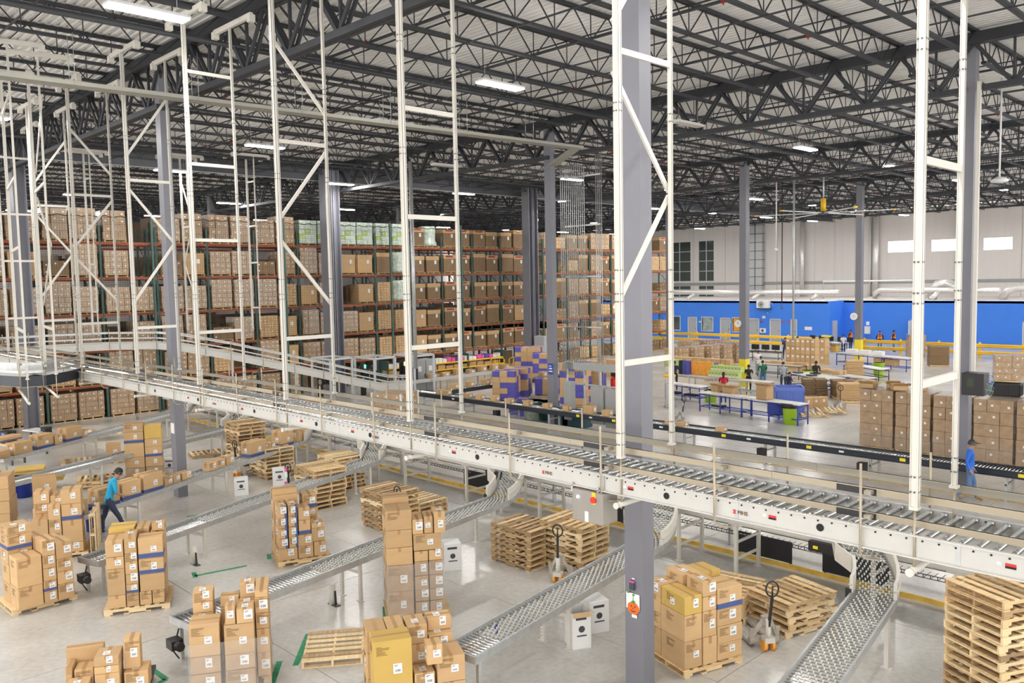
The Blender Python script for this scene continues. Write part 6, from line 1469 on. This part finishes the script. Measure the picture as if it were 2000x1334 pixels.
# ------------------------------------------------------------------ people: one continuous skinned body each
def person(loc, rz, label, pose, cl, hgt=1.72, fingers=False, cap=None, hair='hair', longhair=False, vest=False):
    """pose: joint overrides in body space (x forward, y to the person's own left side, z up), metres for a 1.72 m body"""
    J = dict(pelvis=(0, 0, .95), waist=(0, 0, 1.08), chest=(0, 0, 1.28), neck=(.01, 0, 1.47), jaw=(.03, 0, 1.54), head=(.03, 0, 1.62), crown=(.02, 0, 1.70),
             hipL=(0, .10, .90), kneeL=(.02, .11, .49), ankL=(-.02, .11, .09), toeL=(.16, .12, .035), hipR=(0, -.10, .90), kneeR=(.02, -.11, .49), ankR=(-.02, -.11, .09), toeR=(.16, -.12, .035),
             shL=(0, .19, 1.41), elL=(-.02, .25, 1.13), wrL=(.10, .24, .90), haL=(.14, .23, .82), shR=(0, -.19, 1.41), elR=(-.02, -.25, 1.13), wrR=(.10, -.24, .90), haR=(.14, -.23, .82))
    J.update(pose)
    Rr = dict(pelvis=.145, waist=.128, chest=.15, neck=.058, jaw=.070, head=.092, crown=.062, hipL=.098, kneeL=.062, ankL=.042, toeL=.032, shL=.068, elL=.043, wrL=.029, haL=.030)
    for k in list(Rr):
        if k.endswith('L'): Rr[k[:-1]+'R'] = Rr[k]
    E = [('pelvis', 'waist', 't'), ('waist', 'chest', 't'), ('chest', 'neck', 't'), ('neck', 'jaw', 's'), ('jaw', 'head', 's'), ('head', 'crown', 'c')]
    for s_ in 'LR': E += [('pelvis', 'hip'+s_, 'l'), ('hip'+s_, 'knee'+s_, 'l'), ('knee'+s_, 'ank'+s_, 'l'), ('ank'+s_, 'toe'+s_, 'f'), ('chest', 'sh'+s_, 't'), ('sh'+s_, 'el'+s_, 't'), ('el'+s_, 'wr'+s_, 'a'), ('wr'+s_, 'ha'+s_, 's')]
    if fingers:
        for s_ in 'LR':
            wv, hv = Vector(J['wr'+s_]), Vector(J['ha'+s_]); d = (hv-wv).normalized(); sd = d.cross(Vector((0, 0, 1)) if abs(d.z) < .8 else Vector((1, 0, 0))).normalized(); pn = d.cross(sd)
            for k in range(4):
                o = (k-1.5)*.021; ln = (.062, .075, .070, .055)[k]; a_, b_ = f'f{k}{s_}', f'g{k}{s_}'
                J[a_] = tuple(hv+d*.045+sd*o); J[b_] = tuple(hv+d*(.045+ln*.8)+sd*o+pn*(-.02 if s_ == 'L' else .02)); Rr[a_] = .0105; Rr[b_] = .0085; E += [('ha'+s_, a_, 's'), (a_, b_, 's')]
            J['th'+s_] = tuple(hv-d*.01+sd*.045*(1 if s_ == 'R' else -1)+d*.03); Rr['th'+s_] = .0115; E.append(('wr'+s_, 'th'+s_, 's'))
    sc_ = hgt/1.72; names = list(J); idx = {n: i for i, n in enumerate(names)}
    me = bpy.data.meshes.new('body'); me.from_pydata([tuple(Vector(J[n])*sc_) for n in names], [(idx[a], idx[b_]) for a, b_, _ in E], [])
    o = bpy.data.objects.new('tmp', me); C.objects.link(o); md = o.modifiers.new('s', 'SKIN'); md.use_smooth_shade = True
    for n in names:
        sv = me.skin_vertices[0].data[idx[n]]; r_ = Rr[n]*sc_; sv.radius = (r_, r_*(.72 if n in ('chest', 'waist', 'pelvis') else .9)) if n in ('chest', 'waist', 'pelvis') else (r_, r_); sv.use_root = n == 'pelvis'
    sb = o.modifiers.new('u', 'SUBSURF'); sb.levels = 2 if fingers else 1; sb.render_levels = sb.levels
    bpy.context.view_layer.update(); bm_ = bpy.data.meshes.new_from_object(o.evaluated_get(bpy.context.evaluated_depsgraph_get())); bpy.data.objects.remove(o)
    tagm = {'t': 0, 'l': 1, 's': 2, 'f': 3, 'a': 4, 'c': 5}; bm_.materials.clear()
    for x in (cl['top'], cl['leg'], 'skin', cl.get('shoe', 'shoe'), cl.get('arm', 'skin'), hair if not cap else cap): bm_.materials.append(M[x])
    segs = [(Vector(J[a])*sc_, Vector(J[b_])*sc_, Rr[a]*sc_, Rr[b_]*sc_, tagm[t_]) for a, b_, t_ in E]
    for f in bm_.polygons:
        p = f.center; best = 9; bi = 0
        for a, b_, ra, rb_, ti in segs:
            ab = b_-a; t_ = max(0, min(1, (p-a).dot(ab)/max(1e-9, ab.length_squared))); dd = (p-(a+ab*t_)).length-(ra+(rb_-ra)*t_)
            if dd < best: best = dd; bi = ti
        f.material_index = bi
    bm_.name = 'body'
    t = thing('person', label, 'person', loc, rz); put('body', bm_, t)
    hd = Vector(J['head'])*sc_; nk = Vector(J['neck'])*sc_; up = (hd-nk).normalized(); fw = Vector((1, 0, 0)); fw = (fw-up*fw.dot(up)).normalized(); fw = (Vector(J['face'])*1.0 if False else fw); sd = up.cross(fw)
    hb = MB(); n = 12
    c0 = hd+up*.035*sc_-fw*.02*sc_
    for i in range(6):
        ph = PI/2*i/5
        for k in range(n):
            a = 2*PI*k/n; rr_ = .102*sc_*math.cos(ph); back = 1.0
            q = c0+fw*(rr_*math.cos(a))+sd*(rr_*.86*math.sin(a))+up*(.088*sc_*math.sin(ph))
            if i == 0 and math.cos(a) < .35: q -= up*.075*sc_
            hb.v.append(tuple(q))
    for i in range(5):
        for k in range(n): hb.face([i*n+k, i*n+(k+1) % n, (i+1)*n+(k+1) % n, (i+1)*n+k], 0, True)
    hb.build('cap' if cap else 'hair', cap or hair, t)
    if cap: MB().prism([(.06, -.075), (.15, -.06), (.19, 0), (.15, .06), (.06, .075)], 0, .012, 0, Matrix.Translation(tuple(hd+up*.03)) @ Matrix.Rotation(.12, 4, 'Y')).build('cap_peak', cap, t)
    if longhair: MB().tube([tuple(c0-fw*.06), tuple(c0-fw*.09-up*.12), tuple(c0-fw*.08-up*.30)], [.075, .07, .03], 8).build('long_hair', hair, t)
    nb = MB(); nb.tube([tuple(hd+fw*.085*sc_+up*.02), tuple(hd+fw*.112*sc_-up*.022), tuple(hd+fw*.09*sc_-up*.03)], [.008, .014, .009], 6)
    for s_ in (-1, 1): nb.tube([tuple(hd+sd*s_*.088*sc_+up*.015), tuple(hd+sd*s_*.100*sc_-up*.02)], [.018, .012], 6)
    nb.build('nose_and_ears', 'skin', t)
    ey = MB()
    for s_ in (-1, 1): ey.tube([tuple(hd+fw*.080*sc_+sd*s_*.034*sc_+up*.012), tuple(hd+fw*.094*sc_+sd*s_*.034*sc_+up*.012)], [.011, .006], 6)
    ey.build('eyes', 'ink', t); MB().box(-.002, .006, -.024, .024, -.004, .004, 0, Matrix.Translation(tuple(hd+fw*.090*sc_-up*.055))).build('mouth', 'redf', t)
    if vest:
        b = MB(); cz = 1.28*sc_
        for s_ in (-1, 1): b.box(.095, .12, s_*.03, s_*.15, cz-.20, cz+.14) if s_ > 0 else b.box(.095, .12, -.15, -.03, cz-.20, cz+.14)
        b.box(-.14, -.11, -.15, .15, cz-.20, cz+.14); b.box(-.11, .10, .13, .16, cz-.2, cz+.05).box(-.11, .10, -.16, -.13, cz-.2, cz+.05); b.build('hi_vis_vest', 'vest', t)
        MB().box(-.145, .125, -.165, .165, cz-.13, cz-.09).build('reflective_band', 'yel2', t)
    return t
reach = dict(elL=(.12, .22, 1.18), wrL=(.33, .14, 1.10), haL=(.41, .10, 1.10), elR=(.12, -.22, 1.18), wrR=(.33, -.14, 1.10), haR=(.41, -.10, 1.10), jaw=(.06, 0, 1.53), head=(.08, 0, 1.60), crown=(.09, 0, 1.69))
# man in turquoise: striding across toward the spur, seen from behind
person((-22.95, 7.5, 0), math.radians(75), 'man in turquoise t-shirt and dark jeans striding beside the loaded spur', dict(
    pelvis=(-.02, 0, .90), waist=(.03, 0, 1.04), chest=(.10, 0, 1.25), neck=(.17, 0, 1.43), jaw=(.24, 0, 1.48), head=(.26, 0, 1.56), crown=(.27, 0, 1.65),
    hipL=(-.02, .10, .86), hipR=(-.02, -.10, .86), kneeL=(-.10, .13, .49), ankL=(-.28, .17, .10), toeL=(-.12, .20, .035), kneeR=(.20, -.12, .46), ankR=(.34, -.14, .09), toeR=(.52, -.16, .035),
    shL=(.12, .19, 1.37), elL=(.02, .32, 1.16), wrL=(.16, .25, .98), haL=(.24, .22, .96), shR=(.12, -.19, 1.37), elR=(.16, -.27, 1.10), wrR=(.34, -.20, .98), haR=(.42, -.15, .98)),
    dict(top='teal', leg='denim', shoe='shoe', arm='skin'), 1.78, fingers=True)
# man in blue hoodie: walking along the stripe, to the east
p = P(1893, 978)
person((p.x, p.y, 0), math.radians(20), 'man in black cap, blue hoodie, jeans and tan boots walking past the wrapped loads', dict(
    kneeL=(.12, .10, .50), ankL=(.16, .10, .09), toeL=(.33, .11, .035), kneeR=(-.02, -.10, .47), ankR=(-.30, -.10, .16), toeR=(-.18, -.10, .045),
    elL=(-.03, .24, 1.13), wrL=(.08, .24, .92), haL=(.12, .24, .85), elR=(-.10, -.24, 1.15), wrR=(-.02, -.25, .92), haR=(.03, -.25, .85), jaw=(.04, 0, 1.54), head=(.05, 0, 1.615)),
    dict(top='hood', leg='jean', shoe='boot', arm='hood'), 1.75, fingers=True, cap='black')
ppl = [((1413, 788), 120, 'woman with long dark hair in a red top at the front packing tables', 'rtop', 'denim', 1.62, reach, dict(longhair=True, arm='skin')),
 ((1318, 762), -60, 'man in navy shirt sorting packs beside the tall green cartons', 'navy', 'navy', 1.70, reach, dict()),
 ((1490, 762), 130, 'person in a forest green hoodie working with back turned', 'ggreen', 'jean', 1.70, reach, dict(arm='ggreen')),
 ((1462, 768), -50, 'woman in black top facing the green hoodie across the bench', 'blackc', 'blackc', 1.60, reach, dict()),
 ((1530, 765), 130, 'person in heather grey hoodie leaning over the bench', 'greyc', 'denim', 1.68, reach, dict(arm='greyc')),
 ((1540, 780), 60, 'person in dark top bending behind the blue crate', 'navy', 'navy', 1.45, reach, dict()),
 ((1593, 760), -50, 'woman in black long sleeved top writing at the work table', 'blackc', 'blackc', 1.62, reach, dict(arm='blackc')),
 ((1480, 732), -40, 'woman in pale blouse by the dark monitors', 'whitec', 'greyc', 1.62, reach, dict()),
 ((1486, 744), -60, 'person in pale top bending beside the green hoodie', 'whitec', 'greyc', 1.55, reach, dict()),
 ((1533, 702), 100, 'man in dark grey shirt standing at the desk bank by the conduit', 'denim', 'blackc', 1.70, reach, dict()),
 ((1557, 702), 110, 'man in white t-shirt standing at the desk bank', 'whitec', 'denim', 1.78, reach, dict()),
 ((1572, 705), 110, 'person in grey top bending at the desk bank', 'greyc', 'denim', 1.55, reach, dict()),
 ((1647, 690), -60, 'woman in white top seated height behind the dark monitors', 'whitec', 'blackc', 1.55, reach, dict()),
 ((1661, 684), -10, 'worker in orange vest behind the farther yellow based column', 'blackc', 'navy', 1.75, {}, dict(vest=True, arm='blackc')),
 ((1718, 688), -70, 'worker in orange vest facing the hall before the blue wall', 'blackc', 'jean', 1.75, {}, dict(vest=True, arm='blackc')),
 ((1745, 688), 10, 'worker in orange vest looking sideways near the pale open door', 'blackc', 'jean', 1.80, {}, dict(vest=True, arm='blackc'))]
for px, rz, lb, tp, lg, h_, ps, kw in ppl:
    p = P(*px); kw = dict(kw); arm = kw.pop('arm', 'skin'); person((p.x, p.y, 0), math.radians(rz), lb, ps, dict(top=tp, leg=lg, arm=arm), h_, **kw)
for p_ in PROT:
    for ch in list(p_.children): bpy.data.objects.remove(ch)
    bpy.data.objects.remove(p_)
